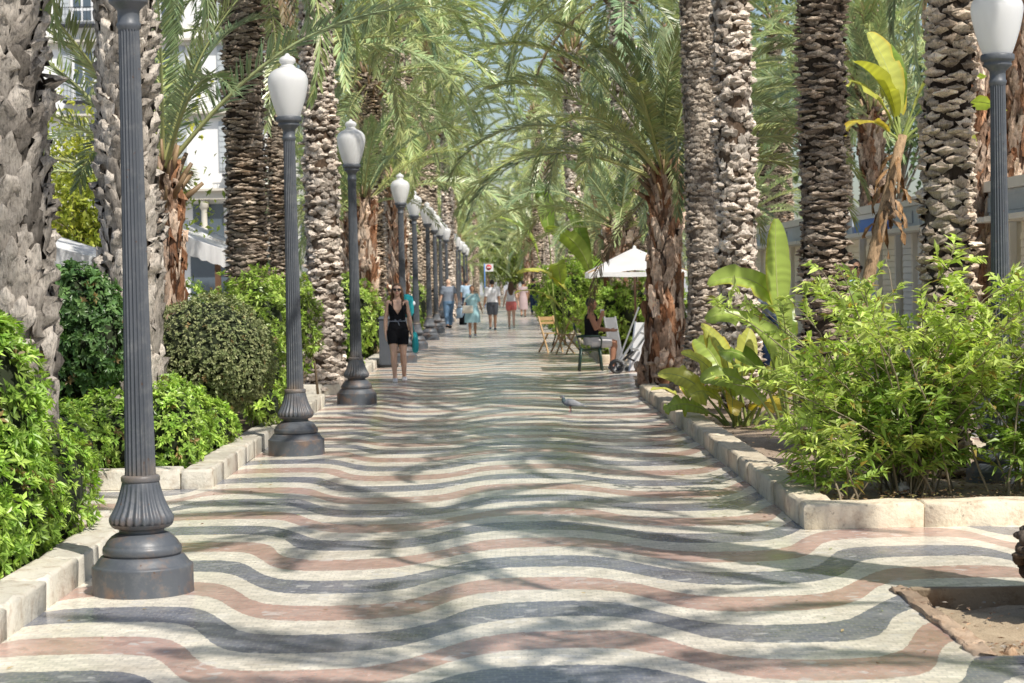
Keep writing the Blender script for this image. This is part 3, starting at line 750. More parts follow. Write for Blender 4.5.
def rosettes(mb, P, N, r, k, L, W, col, tip, upb=.35, spread=(35, 75), q=None, mi=0):
    n = len(P); A = unit(N + UP * upb + r.normal(0, .25, P.shape))
    t1 = unit(np.cross(A, r.normal(0, 1, P.shape))); t2 = np.cross(A, t1)
    tone = r.uniform(.72, 1.2, (n, 1)); m = r.random((n, 1)) ** 1.5
    base = (np.array(col) * (1 - m) + np.array(tip) * m) * tone
    dry = r.random(n) < .025; base[dry] = np.array((.34, .24, .10)) * r.uniform(.6, 1.2, (dry.sum(), 1))
    ysz = r.uniform(.72, 1.22, n)
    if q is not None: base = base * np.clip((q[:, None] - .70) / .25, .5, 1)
    for j in range(k):
        a = j * 2.39996 + r.uniform(0, 6.28, n); s = np.radians(np.interp(j, [0, k - 1], spread)) + r.normal(0, .15, n)
        D = A * np.cos(s)[:, None] + (t1 * np.cos(a)[:, None] + t2 * np.sin(a)[:, None]) * np.sin(s)[:, None]
        l = L * ysz * r.uniform(.65, 1.18, n) * (0.75 + .35 * j / k)
        mb.leaves(P + A * (.02 * (k - j) / k), D, A, l, W * l / L, base * r.uniform(.85, 1.15, (n, 1)), droop=r.uniform(0, .25, n), fold=.18, mi=mi)

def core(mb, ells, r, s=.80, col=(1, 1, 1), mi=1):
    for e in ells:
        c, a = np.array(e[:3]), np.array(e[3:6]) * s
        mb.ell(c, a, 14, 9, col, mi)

def shrub(label, ells, n, seed, k=7, L=.075, W=.03, col=(.12, .22, .04), tip=(.22, .36, .07), mat='leaf', group=None, name='shrub', spread=(45, 88), wob=.10, lo=.82, upb=.35, corek=.8, stems=5, cat='shrub'):
    r = np.random.default_rng(seed)
    E = np.array(ells); cx, cy = E[:, 0].mean(), E[:, 1].mean()
    root = thing(name, label, cat, (cx, cy, .05), 0, group)
    el = [(e[0] - cx, e[1] - cy, e[2] - .05, e[3], e[4], e[5]) for e in ells]
    mb = MB(); P, N, q = blob(el, n, r, wob, lo)
    ok = P[:, 2] > .02; P, N, q = P[ok], N[ok], q[ok]
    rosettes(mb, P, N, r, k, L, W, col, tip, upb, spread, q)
    if corek: core(mb, el, r, corek)
    mb.obj('foliage', [M[mat], M['core']], root)
    mb = MB()
    for i in range(stems):
        e = el[i % len(el)]
        b = np.array([e[0] + r.normal(0, .12), e[1] + r.normal(0, .12), -.03]); t = np.array([e[0] + r.normal(0, .2) * e[3], e[1] + r.normal(0, .2) * e[4], e[2]])
        mb.tube([b, (b + t) / 2 + r.normal(0, .04, 3), t], [.022, .016, .010], 6, (.20, .15, .10))
    mb.obj('stem', M['stem'], root)
    return root

bright = dict(col=(.27, .45, .075), tip=(.60, .78, .17), upb=.6)
shrub('bright green glossy hedge along the kerb at the lower left', [(-3.17, 9.8, .42, .46, .9, .47), (-3.2, 10.9, .45, .46, .9, .50), (-3.12, 12.0, .46, .46, .8, .52), (-3.1, 13.1, .42, .42, .75, .50), (-3.75, 10.8, .5, .6, 1.2, .55), (-3.7, 12.6, .5, .6, 1.1, .58), (-4.4, 13, .5, .5, 1.0, .55)],
      5200, 1, 9, .070, .026, wob=.06, name='hedge', cat='hedge', **bright)
shrub('tall bright green bush in front of the thick grey trunk at the left edge', [(-3.10, 12.0, 1.05, .36, .45, .52), (-3.3, 12.2, 1.35, .32, .4, .36), (-3.15, 11.9, .55, .4, .45, .5)], 1500, 2, 8, .08, .03, **bright)
shrub('bright green low hedge at the kerb corner behind the nearest street lamp', [(-2.98, 18.0, .42, .30, .4, .44), (-3.1, 19.0, .43, .36, .7, .44), (-3.5, 18.0, .40, .42, .45, .42), (-2.95, 20.0, .3, .3, .6, .32), (-3.9, 17.9, .35, .3, .4, .4)], 2900, 3, 8, .066, .026, wob=.06, name='hedge', cat='hedge', **bright)
shrub('low green hedge between the nearest lamp and the pale trunk', [(-3.9, 16.8, .40, .6, .6, .38), (-4.6, 16.5, .45, .6, .6, .4)], 700, 4, 8, .075, .03, name='hedge', cat='hedge', **bright)
shrub('dark green rounded shrub beside the grey trunk, under the white awning', [(-3.95, 18.6, 1.55, .42, .5, .42), (-3.75, 18.6, 1.25, .42, .5, .44), (-4.0, 18.7, 1.0, .34, .45, .35)], 2000, 5, 8, .07, .034, col=(.09, .19, .06), tip=(.26, .42, .15), lo=.8, upb=.2, stems=6)
shrub('large clipped grey green dome shrub behind the low hedge', [(-3.02, 20.8, 1.06, .66, .66, .58), (-2.98, 20.9, .92, .64, .64, .5)], 6200, 6, 6, .036, .020, col=(.20, .25, .10), tip=(.48, .50, .25), mat='dull', wob=.035, lo=.9, spread=(40, 88), corek=.88)
yel = dict(col=(.33, .50, .08), tip=(.62, .76, .19))
shrub('yellow green bush rising behind the second street lamp', [(-2.72, 23.2, .75, .32, .5, .55), (-2.85, 24.4, 1.25, .42, .6, .55), (-3.05, 25.6, 1.5, .4, .5, .45), (-2.62, 22.4, .4, .25, .4, .36)], 1500, 7, 8, .085, .03, wob=.22, lo=.7, spread=(40, 90), corek=.55, **yel)
shrub('light green bush between the pale ringed trunk and the second lamp', [(-2.85, 28.4, 1.15, .33, .5, .6), (-3.2, 29.2, 1.4, .4, .5, .45)], 800, 8, 8, .085, .03, wob=.22, lo=.7, spread=(40, 90), corek=.5, **yel)
shrub('light green bush behind the dome shrub, left of the dark scaly trunk', [(-4.0, 25.4, 1.15, .5, .5, .6), (-3.5, 26.0, 1.4, .3, .4, .4)], 900, 9, 8, .085, .03, wob=.2, lo=.7, corek=.5, **yel)
shrub('green bush right of the pale ringed trunk behind the third lamp', [(-2.72, 35.4, .65, .34, .9, .62), (-2.8, 37.6, 1.2, .5, .9, .7), (-3.3, 38, 1.5, .5, .9, .6)], 1500, 10, 7, .10, .04, wob=.15, lo=.75, **yel)
shrub('green bush behind the woman in black', [(-2.9, 44.5, .8, .4, 1.2, .75), (-3.3, 48, 1.3, .6, 1.2, .7)], 900, 11, 7, .11, .045, wob=.15, lo=.75, **yel)
# right side bright bushes towards the centre
shrub('bright lime green bush at the left end of the right bed, left of the parasol', [(1.75, 52, 1.35, .72, .9, .85), (1.55, 51.5, .95, .55, .8, .6), (2.4, 53, 1.6, .7, .9, .8)], 3000, 12, 8, .10, .034, col=(.36, .54, .09), tip=(.62, .76, .18), mat='airy', wob=.26, lo=.72, corek=.6)
shrub('lime green bush beneath the white parasol, behind the seated man', [(2.35, 41.6, .85, .7, .7, .75), (2.9, 41.2, 1.0, .6, .6, .8), (3.5, 41, .9, .6, .6, .8)], 2900, 13, 8, .085, .03, col=(.36, .54, .09), tip=(.64, .78, .20), mat='airy', wob=.26, lo=.72, corek=.6)
r = np.random.default_rng(501)
for i in range(16):
    y = 56 + i * 9.5 + r.uniform(-2, 2); sd = -1 if i % 2 else 1
    x = (-3.0 if sd < 0 else 2.75) + r.normal(0, .2); h = r.uniform(.55, 1.1)
    shrub('leafy green bush in the far beds of the promenade, one of many alike', [(x, y, h * .8, .6, 1.2, h * .85), (x + sd * .5, y + 1.5, h, .6, 1.2, h)], 420, 520 + i, 6, .16, .065, group='far bushes in the promenade beds', wob=.16, lo=.75, **yel)

def loose_shrub(label, c, stems, seed, H=1.7, spread=1.0, leaf=.085, wl=.027, col=(.44, .62, .13), tip=(.78, .88, .30), twigs=9, name='shrub'):
    """arching stems with twigs and thin pointed leaves, airy enough to look through"""
    r = np.random.default_rng(seed); root = thing(name, label, 'shrub', c)
    mbs, mbl = MB(), MB()
    for i in range(stems):
        az = r.uniform(0, 2 * PI); out = spread * r.uniform(.25, 1.0) ** .7; h = H * r.uniform(.55, 1.0) * (1.1 - .35 * out / spread)
        b = np.array([r.normal(0, .14), r.normal(0, .14), -.02]); s = np.linspace(0, 1, 9)
        pts = b + np.stack([out * math.cos(az) * s ** 1.25, out * math.sin(az) * s ** 1.25, h * (1.25 * s - .25 * s ** 3)], -1) + np.cumsum(r.normal(0, .014, (9, 3)), 0)
        mbs.tube(pts, np.linspace(.010, .003, 9), 5, (.26, .22, .15), cap=False)
        for j in range(twigs):
            t = r.uniform(.12, 1.0); p0 = np.array([np.interp(t, s, pts[:, q]) for q in range(3)])
            a2 = r.uniform(0, 2 * PI); e = rad(r.uniform(5, 65)); l = r.uniform(.16, .38) * (1.1 - .3 * t)
            d = np.array([math.cos(a2) * math.cos(e), math.sin(a2) * math.cos(e), math.sin(e)]); d = unit(d + .5 * np.array([math.cos(az), math.sin(az), 0.2]))
            tw = np.stack([p0 + d * l * u - UP * .10 * l * u * u for u in np.linspace(0, 1, 4)])
            mbs.tube(tw, [.0045, .004, .003, .002], 4, (.28, .30, .10), cap=False)
            n = int(8 + l * 40); u = np.linspace(.1, 1, n)
            P = p0 + d * l * u[:, None] - UP * (.10 * l * u * u)[:, None]
            sd = np.where(np.arange(n) % 2, 1, -1)[:, None]; S = unit(np.cross(d, UP) + r.normal(0, .25, 3)) * sd
            D = unit(d * .75 + S * .8 + r.normal(0, .28, (n, 3)) - UP * .18)
            m = r.random((n, 1)) * .6 + .4 * (t > .6); cc = (np.array(col) * (1 - m) + np.array(tip) * m) * r.uniform(.5, 1.2, (n, 1))
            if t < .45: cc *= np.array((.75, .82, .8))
            od = r.random(n) < .05; cc[od] = np.array((.52, .40, .12)) * r.uniform(.5, 1.1, (od.sum(), 1))
            mbl.leaves(P, D, UP + r.normal(0, .4, (n, 3)), leaf * r.uniform(.6, 1.25, n), wl * r.uniform(.8, 1.2, n), cc, droop=r.uniform(.0, .4, n), fold=.2, mid=.38)
    mbl.obj('foliage', M['airy'], root); mbs.obj('stem', M['stem'], root)
    return root
loose_shrub('large airy lime green shrub with thin pointed leaves in the near right bed', (3.10, 15.15, .07), 60, 5, 1.92, 1.42, leaf=.10, wl=.034, twigs=10)
loose_shrub('lime green airy shrub at the right picture edge, in front of the right lamp', (4.0, 14.75, .07), 30, 6, 1.8, .9, leaf=.10, wl=.034, twigs=10)
loose_shrub('low sprig of lime green leaves in front of the large airy shrub', (2.5, 14.7, .07), 12, 8, .85, .5, leaf=.10, wl=.034, twigs=7)

# paddle leaved plants
def paddle_leaf(mb, base, az, stalk, el, L, W, r, col, bend=.9, torn=.5, mi=0, twist=None):
    """long stalk with a banana-like blade: folded along its midrib, torn at the edge"""
    dz = np.array([math.cos(az) * math.cos(el), math.sin(az) * math.cos(el), math.sin(el)])
    b = np.array(base); e = b + dz * stalk
    mb.tube([b, (b + e) / 2 + np.array([0, 0, .02]), e], [.022, .017, .012], 6, np.array((.30, .36, .10)), 1, cap=False)
    n = 26; s = np.linspace(0, 1, n); th = el - bend * s ** 1.3
    d = np.stack([np.cos(th) * math.cos(az), np.cos(th) * math.sin(az), np.sin(th)], -1)
    c = e + np.concatenate([np.zeros((1, 3)), np.cumsum(d[1:] * L / (n - 1), 0)])
    side = np.array([math.sin(az), -math.cos(az), 0]); tw = r.normal(0, .5) if twist is None else twist; nr = np.cross(side, d)
    side = side * math.cos(tw) + nr * math.sin(tw); nr = np.cross(side, d)
    hw = W / 2 * np.sin(PI * np.clip(s * .93 + .06, 0, 1)) ** .55
    for sg in (-1, 1):
        fold = rad(r.uniform(10, 30)); tear = np.cumsum(r.random(n) < torn * .45)
        drop = r.normal(0, .22, tear[-1] + 1)[tear]
        us = np.array([0, .35, .7, 1.0])
        off = us[None, :, None] * hw[:, None, None] * (side * sg * math.cos(fold) + (nr * math.sin(fold))[:, ]) [:, None, :] if nr.ndim > 1 else None
        P = c[:, None, :] + off - UP * (us ** 2)[None, :, None] * (np.abs(drop) * hw * 2)[:, None, None] + d[:, None, :] * (us[None, :, None] * hw[:, None, None] * .25)
        edge = np.array([1.0, .98, .9, .8]); off_ = (np.arange(n) % 2 * .13 + .90)[:, None, None]
        cc = np.array(col)[None, None, :] * r.uniform(.84, 1.1, (n, 1, 1)) * off_ * edge[None, :, None]
        if r.random() < .5: cc[:, 3, :] = cc[:, 3, :] * np.array([1.25, .95, .6])
        # break the strip at tears
        st = 0
        for i in range(1, n):
            if i == n - 1 or (tear[i] != tear[i - 1] and i - st > 1):
                mb.grid(P[st:i + 1], cc[st:i + 1], 0); st = i
    mb.tube(c, np.linspace(.012, .003, n), 5, np.array((.42, .46, .16)), 1, cap=False)

def paddle_plant(label, c, specs, seed, name='paddle_leaf_plant', extra=None):
    r = np.random.default_rng(seed); root = thing(name, label, 'plant', c)
    for (dx, dy, az, stalk, el, L, W, col, bend, *tw) in specs:
        mb = MB(); paddle_leaf(mb, (dx, dy, 0), rad(az), stalk, rad(el), L, W, r, col, bend, twist=tw[0] if tw else None); mb.obj('leaf', [M['paddle'], M['rachis']], root)
    return root
G1, G2, Y1, Y2, BR = (.28, .42, .08), (.48, .62, .14), (.70, .72, .17), (.76, .62, .10), (.34, .22, .10)
paddle_plant('tall banana-like plant with upright paddle leaves left of the airy shrub', (3.12, 21.6, .05),
    [(0, 0, 185, 1.30, 86, 1.0, .36, G2, -.12, 1.1), (.14, 0, 176, 1.12, 82, 1.15, .34, G2, 2.0, .95), (.0, .05, 182, .85, 78, .95, .34, G2, 1.9, .9), (.1, .05, 20, 1.0, 70, .9, .30, G1, .9, -.8), (-.05, .1, 205, .5, 68, .8, .32, G1, 1.3, .9),
     (0, -.1, 192, .62, 84, .75, .30, G2, 1.0, 1.0), (.1, .1, 100, .9, 78, .8, .26, G1, .8), (.05, -.05, 350, .6, 66, .8, .30, G2, 1.2, -.8), (-.1, 0, 170, .35, 60, .8, .32, G2, 1.5, .9)], 3)
paddle_plant('low yellowing broad leaved plant near the far corner of the right kerb', (2.66, 22.4, .06),
    [(0, 0, 200, .45, 66, .68, .30, Y1, 1.0, .8), (.0, 0, 245, .40, 60, .62, .27, G2, 1.2, .6), (-.1, 0, 170, .40, 54, .64, .28, Y1, 1.1, .9), (.1, 0, 285, .35, 62, .64, .28, Y1, 1.3), (0, .1, 130, .5, 70, .7, .32, G2, .9, .8),
     (.12, 0, 350, .42, 64, .72, .34, G2, 1.1, -.8), (-.05, -.1, 262, .30, 46, .60, .26, Y2, 1.9), (.05, -.1, 300, .25, 44, .55, .28, Y2, 1.8), (.2, .1, 10, .4, 66, .7, .32, G2, .9, -.8), (.05, .05, 188, .62, 78, .64, .28, Y1, .7, .9), (-.12, .05, 190, .25, 36, .55, .26, G2, 1.2, .8),
     (.2, 0, 340, .3, 50, .6, .30, Y1, 1.2, -.7), (.02, .02, 60, .55, 80, .6, .30, Y1, .6, -.9), (.1, -.05, 230, .5, 72, .6, .30, G2, 1.0, .7), (-.02, -.05, 215, .30, 52, .55, .28, Y1, 1.4, .8)], 4)
paddle_plant('small yellow green leafy plant at the foot of the low yellowing plant', (2.36, 24.6, .06),
    [(0, 0, a_, .22, 50 + 10 * (i % 3), .42, .16, (Y1, G2, Y2)[i % 3], 1.2) for i, a_ in enumerate((10, 70, 130, 190, 240, 300, 335))], 5)
paddle_plant('banana-like plants with big paddle leaves above the lime bush', (2.3, 45, .5),
    [(0, 0, 160, 1.7, 80, 1.5, .42, G1, .5), (.2, 0, 200, 1.5, 72, 1.5, .42, G2, 1.1), (.1, .2, 30, 1.9, 82, 1.5, .45, G1, .6), (-.3, 0, 190, 1.0, 64, 1.4, .4, Y1, 1.6), (.4, 0, 250, 1.3, 80, 1.2, .4, G2, .9), (.5, .3, 330, 1.3, 70, 1.2, .4, G1, 1.0), (-.5, .1, 175, .7, 55, 1.2, .36, Y1, 1.4),
     (-.9, .4, 185, 1.9, 75, 1.4, .42, G2, 1.4), (-1.0, .2, 120, 2.3, 84, 1.3, .42, G1, .5), (-.8, .3, 260, 1.2, 66, 1.1, .4, G2, 1.5)], 6)
# leaning banana with dead brown sheaths
def leaning_banana():
    r = np.random.default_rng(9); root = thing('banana_plant', 'leaning banana plant with brown dead sheaths, left of the scaly sunlit trunk', 'plant', (3.76, 22, .05))
    mb = MB(); s = np.linspace(0, 1, 14); pts = np.stack([.72 * s ** 1.2, 0 * s, 3.2 * s], -1)
    cc = np.array([[.34, .24, .15]]) * (1 - .2 * np.sin(s * 40))[:, None]
    mb.tube(pts, .085 - .03 * s, 12, cc); mb.obj('trunk', M['trunk'], root)
    mb = MB()
    for i in range(22):
        t = r.uniform(.70, .98); p = np.array([.72 * t ** 1.2, 0, 3.2 * t]); a = r.uniform(0, 6.28)
        d = unit(np.array([math.cos(a), math.sin(a), .2])); n = 7; u = np.linspace(0, 1, n); L = r.uniform(.2, .55)
        c = p + d * (.22 * np.sin(u * 1.6))[:, None] - UP * (L * u ** 1.3)[:, None]; wv = np.cross(d, UP) * .028
        P = np.stack([c - wv * (1 - .4 * u)[:, None], c + d * .03, c + wv * (1 - .4 * u)[:, None]], 1) + r.normal(0, .012, (n, 3, 3))
        mb.grid(P, np.array((.30, .18, .09)) * r.uniform(.5, 1.3))
    mb.obj('dead_leaf_sheath', M['trunk'], root)
    for az, stalk, el, L, W, col, bend in ((165, .35, 84, .95, .46, Y1, .5), (190, .3, 66, .80, .44, Y1, 1.2), (200, .3, 74, .8, .44, Y1, .9), (15, .45, 58, .95, .34, G2, 1.3), (355, .3, 42, 1.0, .32, G2, 1.3), (340, .4, 70, .9, .32, Y1, .9), (200, .2, 40, .7, .28, Y2, 1.8), (90, .4, 75, .9, .3, G1, .6), (20, .25, 25, .8, .28, Y1, 1.4)):
        mb = MB(); paddle_leaf(mb, (.70, 0, 3.1), rad(az), stalk, rad(el), L, W, r, col, bend, .5); mb.obj('leaf', [M['paddle'], M['rachis']], root)
leaning_banana()

# broad leaved trees
def leafy_tree(label, x, y, H, R, seed, n=5200, col=(.16, .24, .035), tip=(.42, .40, .06), leaf=.13, clear=.35, group=None):
    r = np.random.default_rng(seed); root = thing('broadleaf_tree', label, 'tree', (x, y, 0), 0, group)
    mb = MB(); tips = []
    mb.tube([(0, 0, -.1), (.05, 0, H * clear * .6), (.0, .05, H * clear)], [.16, .12, .10], 10, (.20, .16, .12))
    for i in range(11):
        a = i * 2.4; o = R * r.uniform(.4, .85); z1 = H * r.uniform(clear + .15, .95)
        p = [np.array([0, 0.05, H * clear * r.uniform(.8, 1)]), np.array([o * .45 * math.cos(a), o * .45 * math.sin(a), H * clear + (z1 - H * clear) * .55]), np.array([o * math.cos(a), o * math.sin(a), z1])]
        mb.tube(p, [.06, .04, .015], 7, (.20, .16, .12), cap=False); tips += [p[2], (p[1] + p[2]) / 2, p[1] + r.normal(0, .3, 3)]
        for q in range(3):
            e = p[2] + r.normal(0, .22 * R, 3); mb.tube([p[1] * .4 + p[2] * .6, e], [.02, .006], 5, (.20, .16, .12), cap=False); tips.append(e)
    mb.obj('trunk', M['stem'], root)
    mb = MB(); tips = np.array(tips); k = r.integers(0, len(tips), n)
    P = tips[k] + r.normal(0, 1, (n, 3)) * np.array([.26 * R, .26 * R, .10 * H]) * r.uniform(.3, 1.0, (len(tips), 1))[k]
    cl = r.random((len(tips), 1))[k] * .7 + r.random((n, 1)) * .3
    C = (np.array(col) * (1 - cl) + np.array(tip) * cl) * r.uniform(.7, 1.15, (n, 1))
    mb.leaves(P, unit(r.normal(0, 1, (n, 3)) - UP * .3), UP + r.normal(0, .5, (n, 3)), leaf * r.uniform(.6, 1.3, n), leaf * .5, C, droop=.2)
    mb.obj('crown', M['leaf'], root)
leafy_tree('yellowing leafy tree between the two left trunks above the awning', -7.5, 36, 5.4, 1.7, 3, 8000, (.26, .36, .05), (.66, .62, .10), .14)
leafy_tree('dark green tree at the far end of the promenade', -2.2, 205, 7, 4, 4, 3000, (.05, .09, .03), (.10, .15, .05), .4)
leafy_tree('rounded light green tree at the far end near the traffic sign', 1.5, 190, 4.4, 2.6, 6, 3000, (.15, .22, .05), (.30, .36, .08), .35)
leafy_tree('tall leafy tree far behind the kiosks', 14, 70, 12, 5, 7, 5000, (.06, .11, .035), (.14, .20, .06), .32)

# litter on the soil
r = np.random.default_rng(91)
def litter(name, label, rects, n, cols, s=(.02, .06), z=.10):
    mb = MB()
    for (x0, y0, x1, y1), nn in zip(rects, n):
        P = np.stack([r.uniform(x0, x1, nn), r.uniform(y0, y1, nn), np.full(nn, z)], -1)
        a = r.uniform(0, 6.28, nn); D = np.stack([np.cos(a), np.sin(a), r.normal(0, .15, nn)], -1)
        C = np.array(cols)[r.integers(0, len(cols), nn)] * r.uniform(.6, 1.2, (nn, 1))
        mb.leaves(P, D, UP + r.normal(0, .35, (nn, 3)), r.uniform(*s, nn), r.uniform(.008, .022, nn), C)
    return tag(mb.obj(name, M['stem']), label, 'leaf litter', kind='stuff')
litter('leaf_litter', 'dry fallen leaves scattered over the right bed', [(2.34, 13.9, 4.15, 17), (2.34, 17, 4.15, 28.5)], [1500, 900], [(.26, .17, .09), (.40, .28, .15), (.16, .10, .06), (.34, .30, .12)], z=.115)
litter('leaf_litter', 'crumbs of bark and leaves in the sunken tree pit', [(2.3, 9.05, 4.2, 9.5), (2.3, 9.4, 4.2, 10.8)], [900, 240], [(.32, .18, .10), (.46, .30, .18), (.15, .10, .07), (.50, .44, .36)], (.015, .055), -.03)
mb = MB(); n_ = 150; xx = np.where(r.random(n_) < .5, r.uniform(-2.5, -1.9, n_), r.uniform(1.5, 2.06, n_)); far = r.random(n_) < .2; xx[far] = r.uniform(-2, 2, far.sum())
P = np.stack([xx, r.uniform(8.6, 30, n_), np.full(n_, .006)], -1); P[(P[:, 0] > 2.0) & (P[:, 1] < 11.2), 0] = 1.9
a_ = r.uniform(0, 6.28, n_); mb.leaves(P, np.stack([np.cos(a_), np.sin(a_), 0 * a_ + .08], -1), UP + r.normal(0, .3, (n_, 3)), r.uniform(.02, .06, n_), r.uniform(.008, .02, n_), np.array(((.30, .20, .10), (.42, .32, .16), (.28, .32, .12)))[r.integers(0, 3, n_)])
tag(mb.obj('leaf_litter', M['stem']), 'a few dry leaves blown along the kerbs of the promenade', 'leaf litter', kind='stuff')
mb = MB()
for q in range(1):
    rough_block(mb, (3.02, 15.0, .12), (.09, .07, .07), .4, (.62, .66, .72), r, .008)
tag(mb.obj('stone', M['kerb']), 'small grey stone lying under the large airy shrub', 'stone')
for x_, y_, s_ in ((2.32, 9.12, .05), (2.45, 9.06, .035), (2.9, 9.15, .045), (2.78, 9.6, .06), (3.2, 9.3, .04)):
    mb = MB(); rough_block(mb, (x_, y_, .0 if y_ < 9.3 else -.07), (s_, s_ * .8, s_ * .7), x_ * 7, (.75, .58, .45), r, .004)
    tag(mb.obj('stone', M['kerb']), 'small brown stone among the crumbs at the broken front of the tree pit', 'stone', 'small stones in the tree pit')
mb = MB(); rough_block(mb, (2.60, 9.33, .0), (.07, .05, .04), .4, (1.4, 1.45, 1.5), r, .006)
tag(mb.obj('stone', M['kerb']), 'small white pebble at the front lip of the tree pit', 'stone')
# ------------------------------------------------------------------ buildings, kiosks, awnings
M['white_wall'] = mat_simple('white_render', (.88, .87, .84), .8, .05, 1.5, .05)
M['stone_trim'] = mat_simple('pale_stone', (.66, .61, .52), .85, .12, 3, .1)
M['glass'] = mat_simple('window_glass', (.10, .13, .16), .12, .2, 2, 0, .6)
M['shutter'] = mat_simple('grey_shutter', (.50, .53, .54), .6, .1, 5)
M['iron'] = mat_simple('black_iron', (.03, .03, .035), .5)
M['kiosk'] = mat_simple('beige_kiosk_panel', (.92, .85, .69), .55, .07, 2)
M['kiosk_roof'] = mat_simple('kiosk_roof_edge', (.80, .76, .67), .6, .08, 3)
M['fascia'] = mat_simple('blue_grey_fascia', (.52, .57, .62), .5, .08, 4)
M['plate'] = mat_simple('pale_sign_plate', (.50, .53, .55), .5, .06, 9)
M['blue'] = mat_simple('blue_sign', (.09, .25, .70), .5, .06, 4)
M['white'] = mat_simple('white_paint', (.80, .80, .80), .5, .04, 4)
M['canvas'] = mat_leaf('white_canvas', .45, .8, .2, (1.0, 1.0, .97)); M['canvas'].node_tree.nodes['Attribute'].attribute_name = 'Col'
M['wood'] = mat_simple('light_wood', (.50, .32, .15), .6, .25, 12, .1)
M['darkwood'] = mat_simple('brown_wood', (.17, .09, .05), .6, .2, 12)
M['steel'] = mat_simple('brushed_metal', (.62, .63, .64), .32, .08, 10, 0, .5, .65)
M['black'] = mat_simple('black_plastic', (.018, .018, .02), .5)
M['chair'] = mat_simple('dark_green_plastic', (.018, .045, .035), .35)
M['bin'] = mat_simple('dark_grey_metal', (.075, .085, .10), .5, .15, 6)
M['red'] = mat_simple('red_sign_paint', (.55, .02, .03), .45)
M['salmon'] = mat_simple('salmon_wall', (.62, .40, .30), .8, .06, 2)

def building():
    root = thing('apartment_building', 'white apartment building with tall shuttered windows behind the left palms', 'building', (-17, 85, 0))
    mb = MB(); mb.box((0, 10, 10), (17, 20, 20)); mb.obj('wall', M['white_wall'], root)
    for z, d_, h in ((5.55, .55, .35), (8.9, .2, .2), (12.0, .2, .2), (15.2, .2, .2), (19.6, .5, .4)):
        mb = MB(); mb.box((0, -d_ / 2 - .003, z), (17.3, d_, h)); mb.box((0, -d_ / 2 - .1, z + h * .5 + .05), (17.5, d_ + .2, .1)); mb.obj('cornice', M['stone_trim'], root)
    for fl in range(4):
        z0 = 6.3 + fl * 3.2
        for i in range(5):
            x = -6.9 + i * 3.3
            mb = MB(); mb.box((x, -.03, z0 + 1.35), (1.0, .05, 2.1)); f = mb.obj('window', M['white'], root)
            mb = MB()
            for q in (-.21, .21): mb.box((x + q, -.065, z0 + 1.55), (.33, .012, 1.35))
            for q in (-.21, .21): mb.box((x + q, -.065, z0 + .55), (.33, .012, .40))
            mb.obj('pane', M['glass'], f)
            for q in (-.76, .76):
                mb = MB(); mb.box((x + q, -.04, z0 + 1.35), (.42, .06, 2.1))
                for k in range(9): mb.box((x + q, -.078, z0 + .42 + k * .23), (.36, .014, .08))
                mb.obj('shutter', M['shutter'], root)
            mb = MB()
            mb.box((x, -.35, z0 + .08), (1.6, .66, .1))
            for k in range(11): mb.bar((x - .75 + k * .15, -.66, z0 + .13), (x - .75 + k * .15, -.66, z0 + .80), .016)
            mb.bar((x - .8, -.66, z0 + .82), (x + .8, -.66, z0 + .82), .03)
            mb.obj('balcony', M['iron'], root)
    for i in range(15):
        x = -8.2 + i * 1.17
        mb = MB(); mb.lathe([(.2, 3.6), (.2, 3.7), (.14, 3.75), (.12, 4.9), (.15, 5.0), (.2, 5.05), (.2, 5.3)], 14, (x, -.35, 0)); mb.obj('column', M['stone_trim'], root)
    mb = MB(); mb.box((0, -.4, 3.45), (17.3, .8, .3)); mb.obj('ledge', M['stone_trim'], root)
    for i in range(7):
        x = -7.2 + i * 2.4
        mb = MB(); mb.box((x, -.02, 1.5), (1.6, .05, 3)); mb.obj('door', M['glass'], root)
        mb = MB(); mb.box((x, -.02, 4.4), (1.3, .05, 1.6)); mb.obj('window', M['glass'], root)
    mb = MB()
    for fl in range(5):
        for i in range(5): mb.box((8.53, 2.5 + i * 3.6, 4.5 + fl * 3.2), (.05, 1.3, 2.2))
    f = mb.obj('side_window', M['glass'], root)
building()

def kiosk(x, y, L, label, text, body='kiosk', fas='fascia', top=2.95):
    """a closed promenade kiosk, its long front turned to the walk (towards -x)"""
    root = thing('kiosk', label, 'kiosk', (x, y, 0)); d = 2.4
    mb = MB(); mb.box((d / 2, L / 2, 1.19), (d, L - .08, 2.38)); mb.box((d / 2, L / 2, .08), (d + .06, L - .02, .16), col=(.8, .8, .8)); mb.obj('wall', M[body], root)
    mb = MB(); mb.box((d / 2 - .22, L / 2, 2.42), (d + .55, L - .02, .07)); mb.obj('canopy_ledge', M['kiosk_roof'], root)
    mb = MB(); mb.box((d / 2 - .1, L / 2, 2.63), (d + .26, L - .02, .34)); f = mb.obj('fascia', M[fas], root)
    if fas == 'blue':
        mb = MB(); mb.box((-.245, L / 2, 2.755), (.02, L - .02, .085)); mb.obj('white_stripe', M['white'], f)
    mb = MB(); mb.box((d / 2 - .1, L / 2, 2.875), (d + .40, L + .0, .14)); mb.obj('roof', M['kiosk_roof'], root)
    n = max(2, int(L / 1.6)); wd = L / n
    for i in range(n):
        mb = MB()
        for k in range(19): mb.box((-.018, (i + .5) * wd, .30 + k * .105), (.03, wd - .22, .092), rot=Matrix.Rotation(.10, 3, 'Y'))
        mb.obj('shutter', M[body], root)
        mb = MB(); mb.box((-.05, i * wd + .05, 1.2), (.09, .10, 2.36)); mb.obj('pilaster', M['kiosk_roof'], root)
    if text:
        for k, t_ in enumerate(text):
            yy = L * (k + .5) / len(text)
            mb = MB(); mb.box((-.243, yy, 2.63), (.016, L / len(text) * .62, .20)); p = mb.obj('sign_plate', M['plate'], f)
    return root
